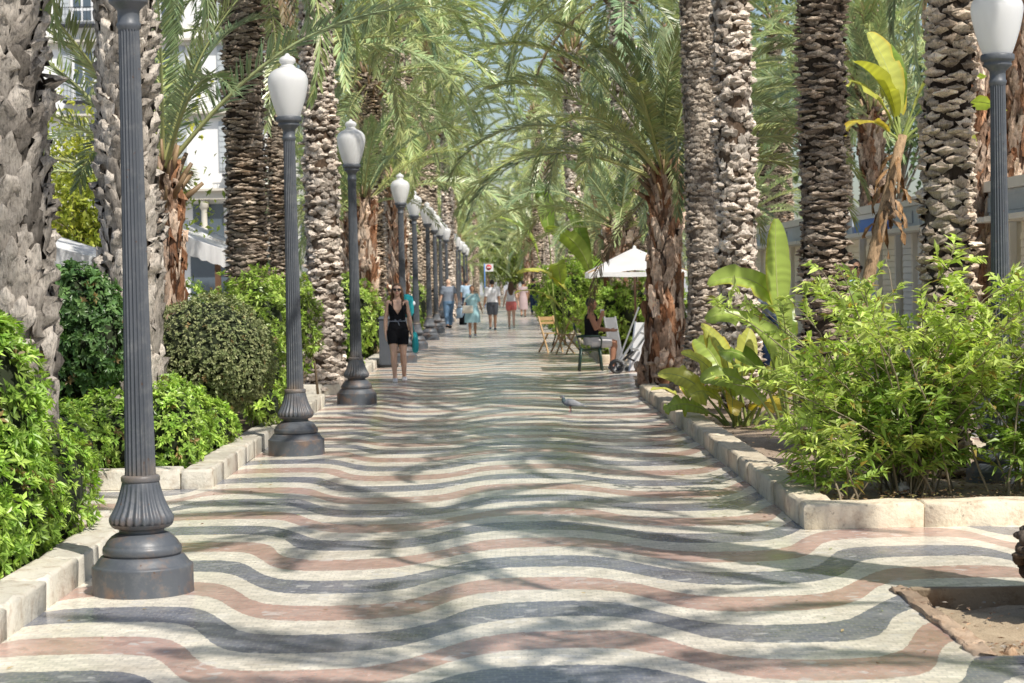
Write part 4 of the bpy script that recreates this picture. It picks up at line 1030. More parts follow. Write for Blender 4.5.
kiosk(6.95, 16.5, 4.9, 'beige kiosk nearest on the right, behind the right lamp post', ('', ''))
kiosk(6.95, 21.6, 4.9, 'beige kiosk behind the right lamp, its fascia reaching the scaly trunk', ('', '', ''))
kiosk(6.95, 26.7, 4.9, 'beige kiosk right behind the scaly sunlit trunk', ('', ''))
kiosk(6.95, 31.8, 2.4, 'pale blue grey shuttered kiosk left of the scaly sunlit trunk', ('',), 'white')
kiosk(6.95, 34.4, 3.2, 'kiosk with a bright blue and white top between the dark trunk and the leaning plant', (), 'kiosk', 'blue')
kiosk(6.95, 37.8, 5.2, 'beige kiosk behind the dark rough trunk', ('', ''))
kiosk(6.95, 43.2, 5.2, 'beige kiosk in the gap left of the dark rough trunk', ('', ''))
kiosk(6.95, 48.6, 5.2, 'farthest beige kiosk, blue grey fascia above the paddle leaves', ('', ''))

def awning(label, x0, x1, y0, y1, z0, z1, seed, posts=True):
    """a sloping canvas canopy, high on the far left side, low at the front edge"""
    r = np.random.default_rng(seed); root = thing('awning', label, 'awning', ((x0 + x1) / 2, (y0 + y1) / 2, 0)); cx, cy = (x0 + x1) / 2, (y0 + y1) / 2
    nx, ny = 14, 14; U, V = np.meshgrid(np.linspace(0, 1, nx), np.linspace(0, 1, ny))
    Z = z0 + (z1 - z0) * U - .10 * np.sin(PI * U) * (.6 + .4 * np.sin(V * 9)) - .06 * np.sin(PI * V)
    X = x0 + (x1 - x0) * U - cx; Y = y0 + (y1 - y0) * V - cy
    mb = MB(); mb.grid(np.stack([X, Y, Z], -1)); mb.grid(np.stack([X, Y, Z - .012], -1)[::-1]); mb.obj('canopy', M['canvas'], root)
    mb = MB(); s = np.linspace(0, 1, 40)
    path = np.concatenate([np.stack([x0 + (x1 - x0) * s, 0 * s + y0, np.interp(s, np.linspace(0, 1, nx), Z[0])], -1), np.stack([0 * s + x1, y0 + (y1 - y0) * s, np.interp(s, np.linspace(0, 1, ny), Z[:, -1])], -1)[1:]]) - np.array([cx, cy, 0])
    wv = .012 * np.sin(np.arange(len(path)) * 1.9); low = path.copy(); low[:, 2] -= .30 + .012 * np.cos(np.arange(len(path)) * 1.3); low[:, 1] -= wv; low[:, 0] += wv
    mb.grid(np.stack([path, low], 1)); mb.obj('valance', M['canvas'], root)
    if posts:
        for px, py in ((x1 - .12, y0 + .12), (x1 - .12, y1 - .12), (x0 + .1, y0 + .12)):
            mb = MB(); mb.bar((px - cx, py - cy, 0), (px - cx, py - cy, (z1 if px > cx else z0) - .03), .09); mb.obj('post', M['darkwood'], root)
awning('white café awning at the left, above the dark rounded shrub', -7.6, -4.95, 26, 30, 2.95, 2.08, 1)
awning('white café awning left of the dark scaly trunk', -5.9, -4.5, 33, 36.5, 3.0, 2.35, 2)
awning('second white café awning behind, below the pale stone balcony', -6.6, -4.9, 38, 42, 3.2, 2.5, 3)
def cafe_pavilion():
    root = thing('cafe_pavilion', 'salmon walled café front below the left awnings', 'building', (-8.6, 34, 0))
    mb = MB(); mb.box((0, 0, 1.2), (1.6, 22, 2.4)); mb.obj('wall', M['salmon'], root)
    for i in range(8):
        mb = MB(); mb.box((.82, -9.6 + i * 2.75, 1.15), (.04, 1.5, 1.7)); f = mb.obj('window', M['darkwood'], root)
        mb = MB(); mb.box((.845, -9.6 + i * 2.75, 1.15), (.012, 1.3, 1.5)); mb.obj('pane', M['glass'], f)
    mb = MB(); mb.box((0, 0, 2.47), (1.9, 22.3, .14)); mb.obj('roof', M['white'], root)
cafe_pavilion()
def cafe_chair(label, x, y, rz):
    root = thing('cafe_chair', label, 'chair', (x, y, 0), rz)
    mb = MB(); mb.ell((0, 0, .45), (.21, .21, .018), 18, 6); mb.obj('seat', M['white'], root)
    for sx, sy in ((-1, -1), (1, -1), (-1, 1), (1, 1)):
        mb = MB(); mb.tube([(sx * .15, sy * .15, .44), (sx * .2, sy * .2, 0)], .012, 8); mb.obj('leg', M['white'], root)
    mb = MB(); t = np.linspace(0, PI, 14); mb.tube(np.stack([.2 * np.cos(t), .17 + .05 * np.sin(t), .45 + .42 * np.sin(t) ** .6], -1), .012, 8)
    for q in (-.08, 0, .08): mb.tube([(q, .19, .45), (q, .215, .84)], .008, 6)
    mb.obj('backrest', M['white'], root)
for i, (x, y, rz, lb) in enumerate(((-4.55, 21.6, .5, 'white café chair showing under the dark rounded shrub, the right one'), (-5.0, 22.3, 2.3, 'white café chair showing under the dark rounded shrub, the left one'))): cafe_chair(lb, x, y, rz)

# ------------------------------------------------------------------ small street things
def parasol():
    root = thing('parasol', 'white square parasol on a wooden pole beside the shaggy palm trunk', 'parasol', (2.58, 37.6, 0))
    mb = MB(); mb.tube([(0, 0, 0.05), (0, 0, 2.28)], .022, 10); mb.obj('pole', M['darkwood'], root)
    mb = MB(); mb.box((0, 0, .03), (.42, .42, .06)); mb.obj('base', M['bin'], root)
    n = 9; s = np.linspace(-1, 1, n); U, V = np.meshgrid(s, s); m = np.maximum(np.abs(U), np.abs(V))
    Z = 2.30 - .44 * m ** 1.08 + .02 * np.sin((np.abs(U) - np.abs(V)) * 5) * m - .035 * (1 - np.abs(np.abs(U) - np.abs(V))) * m * (m > .1)
    mb = MB(); mb.grid(np.stack([U * 0.90, V * 0.90, Z], -1)); 
    for sg, ax in ((-1, 0), (1, 0), (-1, 1), (1, 1)):
        e = np.stack([sg * .90 + 0 * s, s * .90], -1) if ax == 0 else np.stack([s * .90, sg * .90 + 0 * s], -1)
        zz = Z[:, 0]; up_ = np.column_stack([e, zz]); lo_ = np.column_stack([e, zz - .09]); mb.grid(np.stack([up_, lo_], 1))
    mb.obj('canopy', M['canvas'], root)
    for sx in (-1, 1):
        for sy in (-1, 1):
            mb = MB(); mb.bar((0, 0, 2.24), (sx * .92, sy * .92, 1.84), .018); mb.obj('rib', M['wood'], root)
    mb = MB(); mb.lathe([(.03, 2.28), (.035, 2.31), (.015, 2.335), (0, 2.34)], 12); mb.obj('finial', M['canvas'], root)
parasol()
def plastic_chair():
    root = thing('plastic_armchair', 'dark green plastic armchair under the seated man', 'chair', (1.72, 37.7, 0), rad(90)); root.scale = (.94, .86, 1)   # local -y is the front
    mb = MB(); P = np.array([[(u * .24, -.23 + v * .46, .43 - .02 * math.cos(u * 1.5) - .025 * v) for u in np.linspace(-1, 1, 7)] for v in np.linspace(0, 1, 6)])
    mb.grid(P); mb.grid(P[::-1] - np.array([0, 0, .03])); mb.box((0, -.23, .41), (.48, .03, .05)); mb.obj('seat', M['chair'], root)
    mb = MB()
    for k in range(5): mb.tube([(-.20 + k * .1, .22, .42), (-.21 + k * .105, .29, .66), (-.20 + k * .1, .335, .84)], [(.034, .008)] * 3, 8, ref=(1, 0, 0))
    mb.tube([(-.25, .33, .78), (-.18, .345, .86), (0, .35, .885), (.18, .345, .86), (.25, .33, .78)], .022, 8); mb.obj('backrest', M['chair'], root)
    for sx in (-1, 1):
        for sy in (-1, 1):
            mb = MB(); mb.tube([(sx * .22, sy * .2, .43), (sx * .26, sy * .25, 0)], [.028, .022], 8); mb.obj('leg', M['chair'], root)
        mb = MB(); mb.tube([(sx * .25, .30, .64), (sx * .27, .05, .66), (sx * .27, -.19, .65), (sx * .265, -.24, .58), (sx * .245, -.22, .42)], .02, 8, ref=(0, 0, 1)); mb.obj('armrest', M['chair'], root)
plastic_chair()
def folding_stand():
    root = thing('folding_stand', 'folded silver metal display stand leaning on the shaggy palm trunk', 'display stand', (2.10, 36.3, 0))
    for dx, dy, lab in ((0, 0, None), (.16, .22, None)):
        mb = MB(); mb.bar((-.02 + dx, -.05 + dy, .06), (.66 + dx * .5, .1 + dy, 1.04 - dx), .055, .03); mb.obj('rail', M['steel'], root)
    for t in (.18, .42, .7):
        mb = MB(); mb.bar((.66 * t, -.03, .98 * t + .05), (.66 * t + .16, .22, .98 * t), .03); mb.obj('rung', M['steel'], root)
    mb = MB(); mb.bar((.02, .1, .1), (.46, .12, 1.2), .04, .025); mb.obj('support_arm', M['steel'], root)
    for q in (-.06, .24):
        mb = MB(); th = np.linspace(0, 2 * PI, 22); mb.tube(np.stack([(.105 * np.cos(th) + .03), 0 * th + q, .105 * np.sin(th) + .125], -1), .026, 8, ref=(0, 1, 0)); mb.bar((.03, q, .03), (.03, q, .19), .02); mb.bar((-.05, q, .11), (.11, q, .11), .02); mb.obj('wheel', M['black'], root)
    mb = MB(); mb.bar((.06, .02, .16), (.34, .06, .40), .05, .04); mb.bar((.2, 0, .30), (.36, .1, .22), .03); mb.obj('hinge_strut', M['black'], root)
folding_stand()
def display_board(label, c, rz, tilt, w_, h):
    root = thing('display_board', label, 'board', c, rz); R_ = Matrix.Rotation(tilt, 3, 'X')
    mb = MB(); mb.box((0, h / 2 * math.sin(-tilt) * 1, h / 2 * math.cos(tilt) + .02), (w_, .02, h), rot=R_); mb.obj('panel', M['white'], root)
    mb = MB()
    for sx in (-1, 1): mb.box((sx * w_ / 2, h / 2 * math.sin(-tilt), h / 2 * math.cos(tilt) + .02), (.03, .035, h + .04), rot=R_)
    mb.obj('frame', M['steel'], root)
display_board('white panel leaning behind the folded silver stand', (2.52, 36.9, 0), -.55, -.30, .26, .92)
display_board('narrow white panel propped between the silver stand and the seated man', (2.26, 37.9, 0), .3, -.42, .22, 1.05)
def folding_chair(label, x, y, rz):
    root = thing('folding_chair', label, 'chair', (x, y, 0), rz)
    for sx in (-1, 1):
        mb = MB(); mb.bar((sx * .2, -.24, 0), (sx * .2, .20, .86), .035, .025); mb.obj('leg', M['wood'], root)
        mb = MB(); mb.bar((sx * .17, .26, 0), (sx * .17, -.20, .46), .035, .025); mb.obj('leg', M['wood'], root)
    mb = MB()
    for k in range(5): mb.box((0, -.18 + k * .085, .455), (.36, .06, .018))
    mb.obj('seat', M['wood'], root)
    mb = MB(); mb.box((0, .185, .80), (.42, .02, .09)); mb.box((0, .145, .70), (.42, .02, .06)); mb.obj('backrest', M['wood'], root)
folding_chair('wooden folding chair left of the lime bush beyond the seated man', 1.22, 47.5, .5)
folding_chair('wooden folding chair nearest the seated man, under the lime bush', 1.62, 46.0, -1.0)
def litter_bin():
    root = thing('litter_bin', 'dark grey slab shaped litter bin left of the woman in black', 'litter bin', (-2.28, 41.0, 0))
    mb = MB(); mb.box((0, 0, .5), (.34, .4, 1.0), taper=.94); mb.obj('body', M['bin'], root)
    mb = MB(); mb.box((0, 0, 1.02), (.36, .42, .05), taper=.8); mb.obj('lid', M['bin'], root)
    mb = MB(); mb.box((0, 0, .03), (.40, .46, .06)); mb.obj('base', M['black'], root)
litter_bin()
def no_entry():
    root = thing('traffic_sign', 'red no entry sign on a blue post at the far end', 'traffic sign', (-.55, 128, 1.3)); root.scale = (.5,) * 3
    mb = MB(); mb.tube([(-.55, 0, -2.55), (-.55, 0, 3.0)], .06, 10); mb.obj('post', M['blue'], root)
    mb = MB(); mb.box((.05, -.05, 2.45), (1.05, .04, .95)); p = mb.obj('board', M['white'], root)
    mb = MB(); mb.tube([(.0, -.10, 2.5), (.0, -.075, 2.5)], .36, 28); mb.obj('disc', M['red'], p)
    mb = MB(); mb.box((0, -.108, 2.5), (.48, .012, .13)); mb.obj('bar', M['white'], p)
no_entry()
# ------------------------------------------------------------------ people and the pigeon
def mat_skin(name, col):
    t = NT(name); n = t.noise(5, 4)
    c = t.mix(n, tuple(x * .86 for x in col), tuple(x * 1.06 for x in col))
    p = t.bsdf(c, 0.5, 0.35); p.inputs['Subsurface Weight'].default_value = 0.08; p.inputs['Subsurface Radius'].default_value = (.02, .008, .004)
    return t.m
def mat_cloth(name, col, var=.15):
    t = NT(name); n = t.noise(7, 5)
    c = t.mix(n, tuple(x * (1 - var) for x in col), tuple(min(1, x * (1 + var)) for x in col))
    t.bsdf(c, .9, .15, 0, t.bump(t.noise(16, 3), .5, .02)); return t.m
SK = {'fair': mat_skin('fair_skin', (.74, .48, .35)), 'tan': mat_skin('tanned_skin', (.46, .26, .165)), 'brown': mat_skin('sunburnt_skin', (.40, .20, .125))}
HAIR = {'brown': mat_attr('brown_hair', .55, .3, 30, .4, .4), 'dark': mat_attr('dark_hair', .5, .3, 30, .4, .4)}
CL = {k: mat_cloth(k + '_cloth', c) for k, c in dict(black=(.012, .012, .014), white=(.78, .78, .80), paleblue=(.36, .58, .62), bluegrey=(.20, .23, .28), denim=(.13, .22, .34), darkgrey=(.10, .11, .13), salmon=(.75, .22, .20), turquoise=(.05, .48, .52), cream=(.72, .68, .58), skyblue=(.38, .52, .66), navy=(.03, .05, .10), print=(.42, .33, .33), lightgrey=(.62, .60, .60)).items()}
M['lip'] = mat_simple('lips', (.42, .13, .12), .5); M['eye'] = mat_simple('dark_eye', (.03, .02, .015), .2); M['lens'] = mat_simple('dark_lens', (.01, .01, .012), .08, .1, 3, 0, .6)

FEM = [(.84, 0, .150, .110), (.93, 0, .165, .118), (1.0, 0, .147, .102), (1.07, 0, .122, .088), (1.16, -.005, .132, .095), (1.25, -.014, .148, .112), (1.33, 0, .152, .098), (1.385, .01, .140, .072), (1.425, .015, .085, .055), (1.46, .012, .05, .05)]
MAL = [(.84, 0, .150, .112), (.93, 0, .160, .118), (1.0, -.004, .155, .114), (1.08, -.008, .152, .112), (1.18, -.006, .165, .115), (1.28, -.004, .182, .120), (1.36, .004, .180, .104), (1.405, .01, .155, .078), (1.44, .014, .09, .06), (1.475, .012, .058, .055)]

def chain(pts, rads, t0=0, t1=1, n=9):
    pts = np.array(pts, float); rads = np.array(rads, float)
    seg = np.concatenate([[0], np.cumsum(np.linalg.norm(np.diff(pts, axis=0), axis=1))]); seg /= seg[-1]
    t = np.linspace(t0, t1, n)
    return np.stack([np.interp(t, seg, pts[:, i]) for i in range(3)], -1), np.interp(t, seg, rads)

class Body:
    def __init__(s, fem=True, lean=0.0, arms=None, legs=None, seat=None, build=1.0):
        s.rings = np.array(FEM if fem else MAL); s.fem = fem; s.lean = lean; s.b = build
        s.off = np.array([0, 0, 0.]) if seat is None else np.array([0, 0, seat - .90])
        sw = .150 if fem else .178
        s.sh = {k: s.up((k * sw, .008, 1.375 if fem else 1.385)) for k in (-1, 1)}
        arms = arms or {}; legs = legs or {}
        s.arm = {}
        for k in (-1, 1):
            u, f = arms.get(k, ((k * .16, .05, -1), (k * .05, -.25, -1)))
            e = s.sh[k] + unit(u) * .285; wv = e + unit(f) * .245
            s.arm[k] = (s.sh[k], e, wv, unit(f))
        s.leg = {}
        for k in (-1, 1):
            hip = np.array([k * .085, 0, .895]) + s.off
            kn, an = legs.get(k, ((k * .088, -.01, .49), (k * .088, .02, .085)))
            s.leg[k] = (hip, np.array(kn, float), np.array(an, float))
    def up(s, p):
        p = np.array(p, float); z = p[2] - .93
        if s.lean:
            a = s.lean; y, zz = p[1], z; p = np.array([p[0], y * math.cos(a) - zz * math.sin(a), .93 + y * math.sin(a) + zz * math.cos(a)])
        return p + s.off
    def torso(s, mb, z0=0, z1=2, inf=0.0, widen=None):
        P, Rr = [], []
        zs = s.rings[:, 0]; z = np.unique(np.clip(np.concatenate([[z0, z1], zs]), max(z0, zs[0]), min(z1, zs[-1])))
        for q in z:
            y, a, b = [np.interp(q, zs, s.rings[:, i]) for i in (1, 2, 3)]
            P.append(s.up((0, y, q))); k = s.b if q < 1.3 else 1
            Rr.append((a * k + inf, b * k + inf))
        mb.tube(P, Rr, 22, ref=(1, 0, 0))
    def arms(s, mb, t0=0, t1=1, inf=0.0, sides=(-1, 1)):
        for k in sides:
            a, e, w_, f = s.arm[k]; q = 1 if s.fem else 1.22
            P, R_ = chain([a, a * .6 + e * .4, e, e * .6 + w_ * .4, w_], np.array([.046, .043, .036, .037, .026]) * q, t0, t1)
            mb.tube(P, R_ + inf, 12)
            if t0 == 0: mb.ell(a, np.array([.052, .05, .05]) * q + inf, 12, 8)
    def legs(s, mb, t0=0, t1=1, inf=0.0):
        for k in (-1, 1):
            h, kn, an = s.leg[k]; q = 1 if s.fem else 1.05
            mid = h * .5 + kn * .5; cf = kn * .68 + an * .32 + np.array([0, .012, 0])
            P, R_ = chain([h, mid, kn, cf, kn * .3 + an * .7, an], np.array([.094, .080, .055, .056, .042, .036]) * q, t0, t1, 13)
            mb.tube(P, R_ + inf, 14)
    def head(s, mb):
        for c, r_ in (((0, -.004, 1.598), (.074, .092, .104)), ((0, -.036, 1.545), (.052, .055, .060)), ((0, -.062, 1.508), (.026, .022, .02)), ((.048, -.05, 1.565), (.022, .03, .03)), ((-.048, -.05, 1.565), (.022, .03, .03)),
                      ((.076, .004, 1.592), (.012, .022, .032)), ((-.076, .004, 1.592), (.012, .022, .032)), ((0, -.088, 1.63), (.05, .012, .018))):
            mb.ell(s.up(c), r_, 16, 12)
        mb.tube([s.up((0, -.090, 1.615)), s.up((0, -.108, 1.582)), s.up((0, -.090, 1.572))], [.008, .016, .012], 8)
        mb.tube([s.up((0, .012, 1.42)), s.up((0, .004, 1.55))], .050 if s.fem else .058, 14)
    def hand(s, mb, k, curl=.5):
        a, e, w_, f = s.arm[k]
        wd = np.array([0, -1., 0]); wd = unit(wd - f * (wd @ f)); inn = unit(np.cross(f, wd)) * k
        if inn[0] * k > 0: inn = -inn
        mb.tube([w_ - f * .01, w_ + f * .03, w_ + f * .085], [(.025, .02), (.036, .017), (.038, .013)], 10, ref=wd)
        for o, l in ((.028, .070), (.0095, .080), (-.0095, .075), (-.027, .058)):
            p = w_ + f * .08 + wd * o; c1 = p + (f * math.cos(curl * .4) + inn * math.sin(curl * .4)) * l * .5; c2 = c1 + (f * math.cos(curl * 1.3) + inn * math.sin(curl * 1.3)) * l * .5
            mb.tube([p, c1, c2], [.0088, .0082, .0066], 7)
        p = w_ + f * .025 + wd * .03; mb.tube([p, p + f * .028 + wd * .022, p + f * .06 + wd * .026 + inn * .008], [.012, .0105, .008], 7)
    def foot(s, mb, k, inf=0.0, fd=None):
        an = s.leg[k][2]; fd = np.array([0, -1., 0]) if fd is None else unit(fd)
        z = np.array([0, 0, 1.])
        mb.tube([an - fd * .055 - z * .055, an - fd * .02 - z * .035, an + fd * .07 - z * .045, an + fd * .15 - z * .062, an + fd * .185 - z * .066], np.array([(.026, .024), (.034, .036), (.040, .034), (.040, .020), (.024, .013)]) + inf, 12, ref=(1, 0, 0))
        mb.tube([an, an - z * .04], [.036 + inf, .036 + inf], 10)

def person(label, loc, rz, h, body, skin, garments, hair, hairmat='brown', vox=.012, shoe='white', glasses=False, group=None, footdir=None, socks=None):
    root = thing('person', label, 'person', loc, rz, group); root.scale = (h / 1.70,) * 3
    mb = MB(); body.torso(mb); body.arms(mb); body.legs(mb); body.head(mb)
    for k in (-1, 1): body.hand(mb, k); body.foot(mb, k, 0, footdir)
    remesh(mb, 'body', vox, SK[skin], root, smooth=3)
    for nm, mat, build, clip in garments:
        mb = MB(); build(mb); remesh(mb, nm, max(vox, .009), CL[mat], root, clip)
    if shoe:
        for k in (-1, 1):
            mb = MB(); body.foot(mb, k, .006, footdir); an = body.leg[k][2]
            remesh(mb, 'shoe', max(vox * .8, .008), CL[shoe], root, (lambda c, z_=an[2]: c.z > z_ - .012))
    if hair:
        mb = MB(); clip = hair(mb, body); remesh(mb, 'hair', max(vox * .8, .008), HAIR[hairmat], root, clip)
        for ch in root.children:
            if ch.name.startswith('hair'):
                c = (.12, .065, .032) if hairmat == 'brown' else (.018, .014, .012)
                at = ch.data.color_attributes.get('Col') or ch.data.color_attributes.new('Col', 'FLOAT_COLOR', 'POINT')
                at.data.foreach_set('color', np.tile(np.array((*c, 1.), np.float32), len(at.data)))
    for k in (-1, 1):
        mb = MB(); mb.ell(body.up((k * .031, -.090, 1.603)), (.013, .006, .0075), 10, 6); mb.obj('eye', M['eye'], root)
    mb = MB(); mb.ell(body.up((0, -.092, 1.540)), (.024, .006, .008), 12, 6); mb.obj('mouth', M['lip'], root)
    if glasses:
        mb = MB()
        for k in (-1, 1):
            mb.ell(body.up((k * .034, -.101, 1.602)), (.031, .008, .025), 14, 8); mb.bar(body.up((k * .062, -.098, 1.606)), body.up((k * .080, .0, 1.602)), .006)
        mb.bar(body.up((-.01, -.106, 1.606)), body.up((.01, -.106, 1.606)), .006)
        mb.obj('sunglasses', M['lens'], root)
    return root

def hair_short(mb, b, vol=0.0):
    mb.ell(b.up((0, .014, 1.622)), (.082 + vol, .094 + vol, .096 + vol), 18, 12)
    yv = b.up((0, -.052, 1.62)); return lambda c: (c.y < yv[1] + (c.z - yv[2]) * -.6 and c.z < yv[2] + .05) or c.z < yv[2] - .075
def hair_long(mb, b):
    mb.ell(b.up((0, .014, 1.618)), (.086, .098, .100), 18, 12)
    for k in (-1, 1):
        mb.tube([b.up((k * .066, .012, 1.63)), b.up((k * .084, .02, 1.54)), b.up((k * .095, .01, 1.42)), b.up((k * .100, -.050, 1.30))], [(.028, .05), (.03, .046), (.032, .036), (.018, .018)], 10, ref=(1, 0, 0))
    mb.tube([b.up((0, .07, 1.64)), b.up((0, .085, 1.5)), b.up((0, .105, 1.34)), b.up((0, .10, 1.22))], [(.075, .03), (.09, .034), (.10, .03), (.06, .02)], 14, ref=(1, 0, 0))
    yv = b.up((0, -.05, 1.60)); return lambda c: c.y < yv[1] + .012 and c.z < yv[2] + .062 and abs(c.x) < .062
def hair_bun(mb, b):
    mb.ell(b.up((0, .014, 1.62)), (.083, .096, .097), 18, 12); mb.ell(b.up((0, .09, 1.66)), (.04, .04, .04), 12, 8)
    yv = b.up((0, -.052, 1.62)); return lambda c: (c.y < yv[1] + (c.z - yv[2]) * -.6 and c.z < yv[2] + .05) or c.z < yv[2] - .085

def shirt(b, z0=.90, inf=.018, sleeve=.36, z1=1.45):
    def f(mb): b.torso(mb, z0, z1, inf); b.arms(mb, 0, sleeve, inf)
    return f
def vest(b, z0=.90, inf=.014, z1=1.40):
    def f(mb): b.torso(mb, z0, z1, inf)
    return f
def trousers(b, t1=1.0, inf=.018, top=1.0):
    def f(mb): b.torso(mb, .80, top, inf + .004); b.legs(mb, 0, t1, inf)
    return f
def dress(b, hem=.52, wide=.24):
    def f(mb):
        b.torso(mb, 1.0, 1.44, .022); b.arms(mb, 0, .42, .02)
        z = np.array([hem, .70, .88, 1.0, 1.1]); P = [b.up((0, 0, q)) for q in z]; mb.tube(P, [(wide, wide * .82), (wide * .95, wide * .8), (wide * .85, wide * .7), (.175, .13), (.15, .115)], 22)
    return f

# -- the woman in black
b = Body(True, 0, arms={-1: ((-.20, .06, -1), (-.02, -.12, -1)), 1: ((.22, .08, -1), (.12, -.16, -1))}, legs={-1: ((-.080, -.10, .50), (-.068, -.10, .085)), 1: ((.085, -.03, .49), (.10, .10, .10))})
def romper_clip(c):
    ax = abs(c.x)
    if .072 < ax < .092 and c.z > 1.2: return False
    if c.z > 1.375: return True
    if c.y < .0 and c.z > 1.175 + ax * 1.55: return True
    return c.y >= 0 and c.z > 1.30
def romper(mb):
    b.torso(mb, .82, 1.43, .012); b.legs(mb, 0, .30, .020); mb.tube([(0, 0, .76), (0, 0, .9)], [(.165, .115), (.17, .12)], 20)
wm = person('woman in a black romper and sunglasses walking towards the camera on the left', (-1.76, 34.9, 0), rad(4), 1.71, b, 'fair', [('romper', 'black', romper, romper_clip)], hair_long, 'brown', .0065, 'white', True)
mb = MB(); mb.tube([(.135 * math.cos(t), .1 * math.sin(t), 1.055) for t in np.linspace(0, 2 * PI, 26)], .010, 6, ref=(0, 0, 1)); 
mb.tube([(.0, -.105, 1.055), (.05, -.125, 1.085), (.07, -.12, 1.06), (0, -.112, 1.05)], .008, 6); mb.tube([(.0, -.105, 1.055), (-.05, -.125, 1.08), (-.065, -.12, 1.05), (0, -.112, 1.05)], .008, 6); mb.tube([(0, -.11, 1.05), (.03, -.122, .98)], .007, 6)
mb.obj('belt', CL['bluegrey'], wm)
def beach_bag():
    root = thing('beach_bag', 'turquoise cloth bag hanging at the side of the woman in black', 'bag', (-1.48, 35.02, 0))
    mb = MB(); mb.tube([(0, 0, .86), (.01, 0, .80), (.02, .0, .66), (.015, 0, .54), (.01, 0, .50)], [(.03, .05), (.05, .09), (.058, .11), (.055, .10), (.03, .06)], 16); mb.obj('pouch', CL['turquoise'], root)
    mb = MB(); mb.tube([(0, 0, .84), (-.05, -.02, 1.05), (-.10, -.06, 1.28), (-.16, -.02, 1.425), (-.17, .06, 1.40), (-.12, .10, 1.2)], [(.018, .006)] * 6, 6, ref=(1, 0, 0)); mb.obj('strap', CL['turquoise'], root)
    root2 = thing('backpack', 'turquoise and white rucksack showing behind the shoulder of the woman in black', 'bag', (-1.60, 35.08, 0))
    mb = MB(); mb.tube([(0, 0, 1.12), (0, 0, 1.2), (0, .01, 1.4), (0, .01, 1.49), (0, 0, 1.52)], [(.08, .05), (.12, .07), (.12, .075), (.10, .06), (.04, .03)], 16); mb.obj('main_pocket', CL['turquoise'], root2)
    mb = MB(); mb.ell((.08, .03, 1.36), (.07, .06, .06), 14, 9); mb.obj('side_pocket', CL['white'], root2)
beach_bag()

# -- the seated man
sl = rad(1)
b2 = Body(False, sl, arms={-1: ((-.10, -.35, -1), (.14, -.34, .95)), 1: ((.14, -.45, -1), (-.1, -1, -.1))}, legs={-1: ((-.12, -.43, .52), (-.11, -.36, .09)), 1: ((.12, -.45, .50), (.12, -.40, .09))}, seat=.53)
seat_man = person('man in a black vest and pale shorts sitting sideways with a phone at his ear', (1.74, 37.7, 0), rad(90), 1.74, b2, 'brown',
    [('vest', 'black', vest(b2, .86, .014, 1.42), lambda c: c.z > b2.up((0, 0, 1.33))[2] and abs(c.x) > .125), ('shorts', 'lightgrey', trousers(b2, .44, .024, .98), None)], hair_short, 'dark', .008, 'navy')
def phone():
    root = thing('mobile_phone', 'small pale phone held to the ear of the seated man', 'phone', (0, 0, 0))
    w_ = seat_man.matrix_basis @ Vector(b2.arm[-1][2] + b2.arm[-1][3] * .09 + np.array([.03, 0, .0]))
    root.location = w_
    mb = MB(); mb.box((0, 0, 0), (.07, .012, .14), rz=0); mb.obj('case', M['white'], root); mb = MB(); mb.box((0, .0075, 0), (.06, .003, .125)); mb.obj('screen', M['lens'], root)
bpy.context.view_layer.update(); phone()

# -- walkers further away
def walk(d=.14, k=1): return {-1: ((-.085, -d * .75, .50), (-.085, -d, .085)), 1: ((.085, d * .1, .49), (.085, d * 1.3, .12))} if k > 0 else {1: ((.085, -d * .75, .50), (.085, -d, .085)), -1: ((-.085, d * .1, .49), (-.085, d * 1.3, .12))}
b = Body(True, 0, arms={-1: ((-.35, .02, -1), (-.28, -.2, -1)), 1: ((.38, .0, -1), (.28, -.2, -1))}, legs=walk(.07), build=1.18)
person('woman in a loose pale blue dress with a cream handbag walking towards the camera', (-.80, 61.5, 0), 0, 1.58, b, 'tan', [('dress', 'paleblue', dress(b, .48, .27), None)], hair_short, 'brown', .013, 'darkgrey')
root = thing('handbag', 'cream handbag carried across the front of the woman in the pale blue dress', 'bag', (-.93, 61.22, .86))
mb = MB(); mb.tube([(-.16, 0, 0), (-.15, 0, 0), (.15, 0, 0), (.16, 0, 0)], [(.05, .09), (.06, .12), (.06, .12), (.05, .09)], 12, ref=(0, 1, 0)); mb.obj('pouch', CL['cream'], root)
mb = MB(); mb.tube([(-.14, 0, .1), (-.08, .02, .3), (.1, .06, .44), (.22, .12, .48)], .012, 6); mb.obj('strap', CL['cream'], root)
b = Body(False, 0, arms={-1: ((-.16, .06, -1), (-.1, -.1, -1)), 1: ((.2, -.04, -1), (.18, -.2, -1))}, legs=walk(.12))
person('man in a white shirt and grey shorts walking away down the promenade', (-.2, 69.5, 0), rad(182), 1.74, b, 'tan', [('shirt', 'white', shirt(b, .88, .03, .45), None), ('shorts', 'darkgrey', trousers(b, .46, .03, .95), None)], hair_short, 'dark', .013, 'darkgrey')
b = Body(True, 0, arms={-1: ((-.25, .06, -1), (-.2, -.1, -1)), 1: ((.3, -.04, -1), (.2, -.2, -1))}, legs=walk(.12, -1))
person('woman with long hair, white top and salmon shorts walking away', (.46, 70.5, 0), rad(178), 1.66, b, 'fair', [('top', 'white', vest(b, .94, .018, 1.38), None), ('shorts', 'salmon', trousers(b, .26, .028, 1.0), None)], hair_long, 'brown', .013, 'cream')
b = Body(False, 0, arms={-1: ((-.2, .3, -1), (-.15, .1, -1)), 1: ((.3, -.1, -1), (.2, -.25, -1))}, legs=walk(.10), build=1.15)
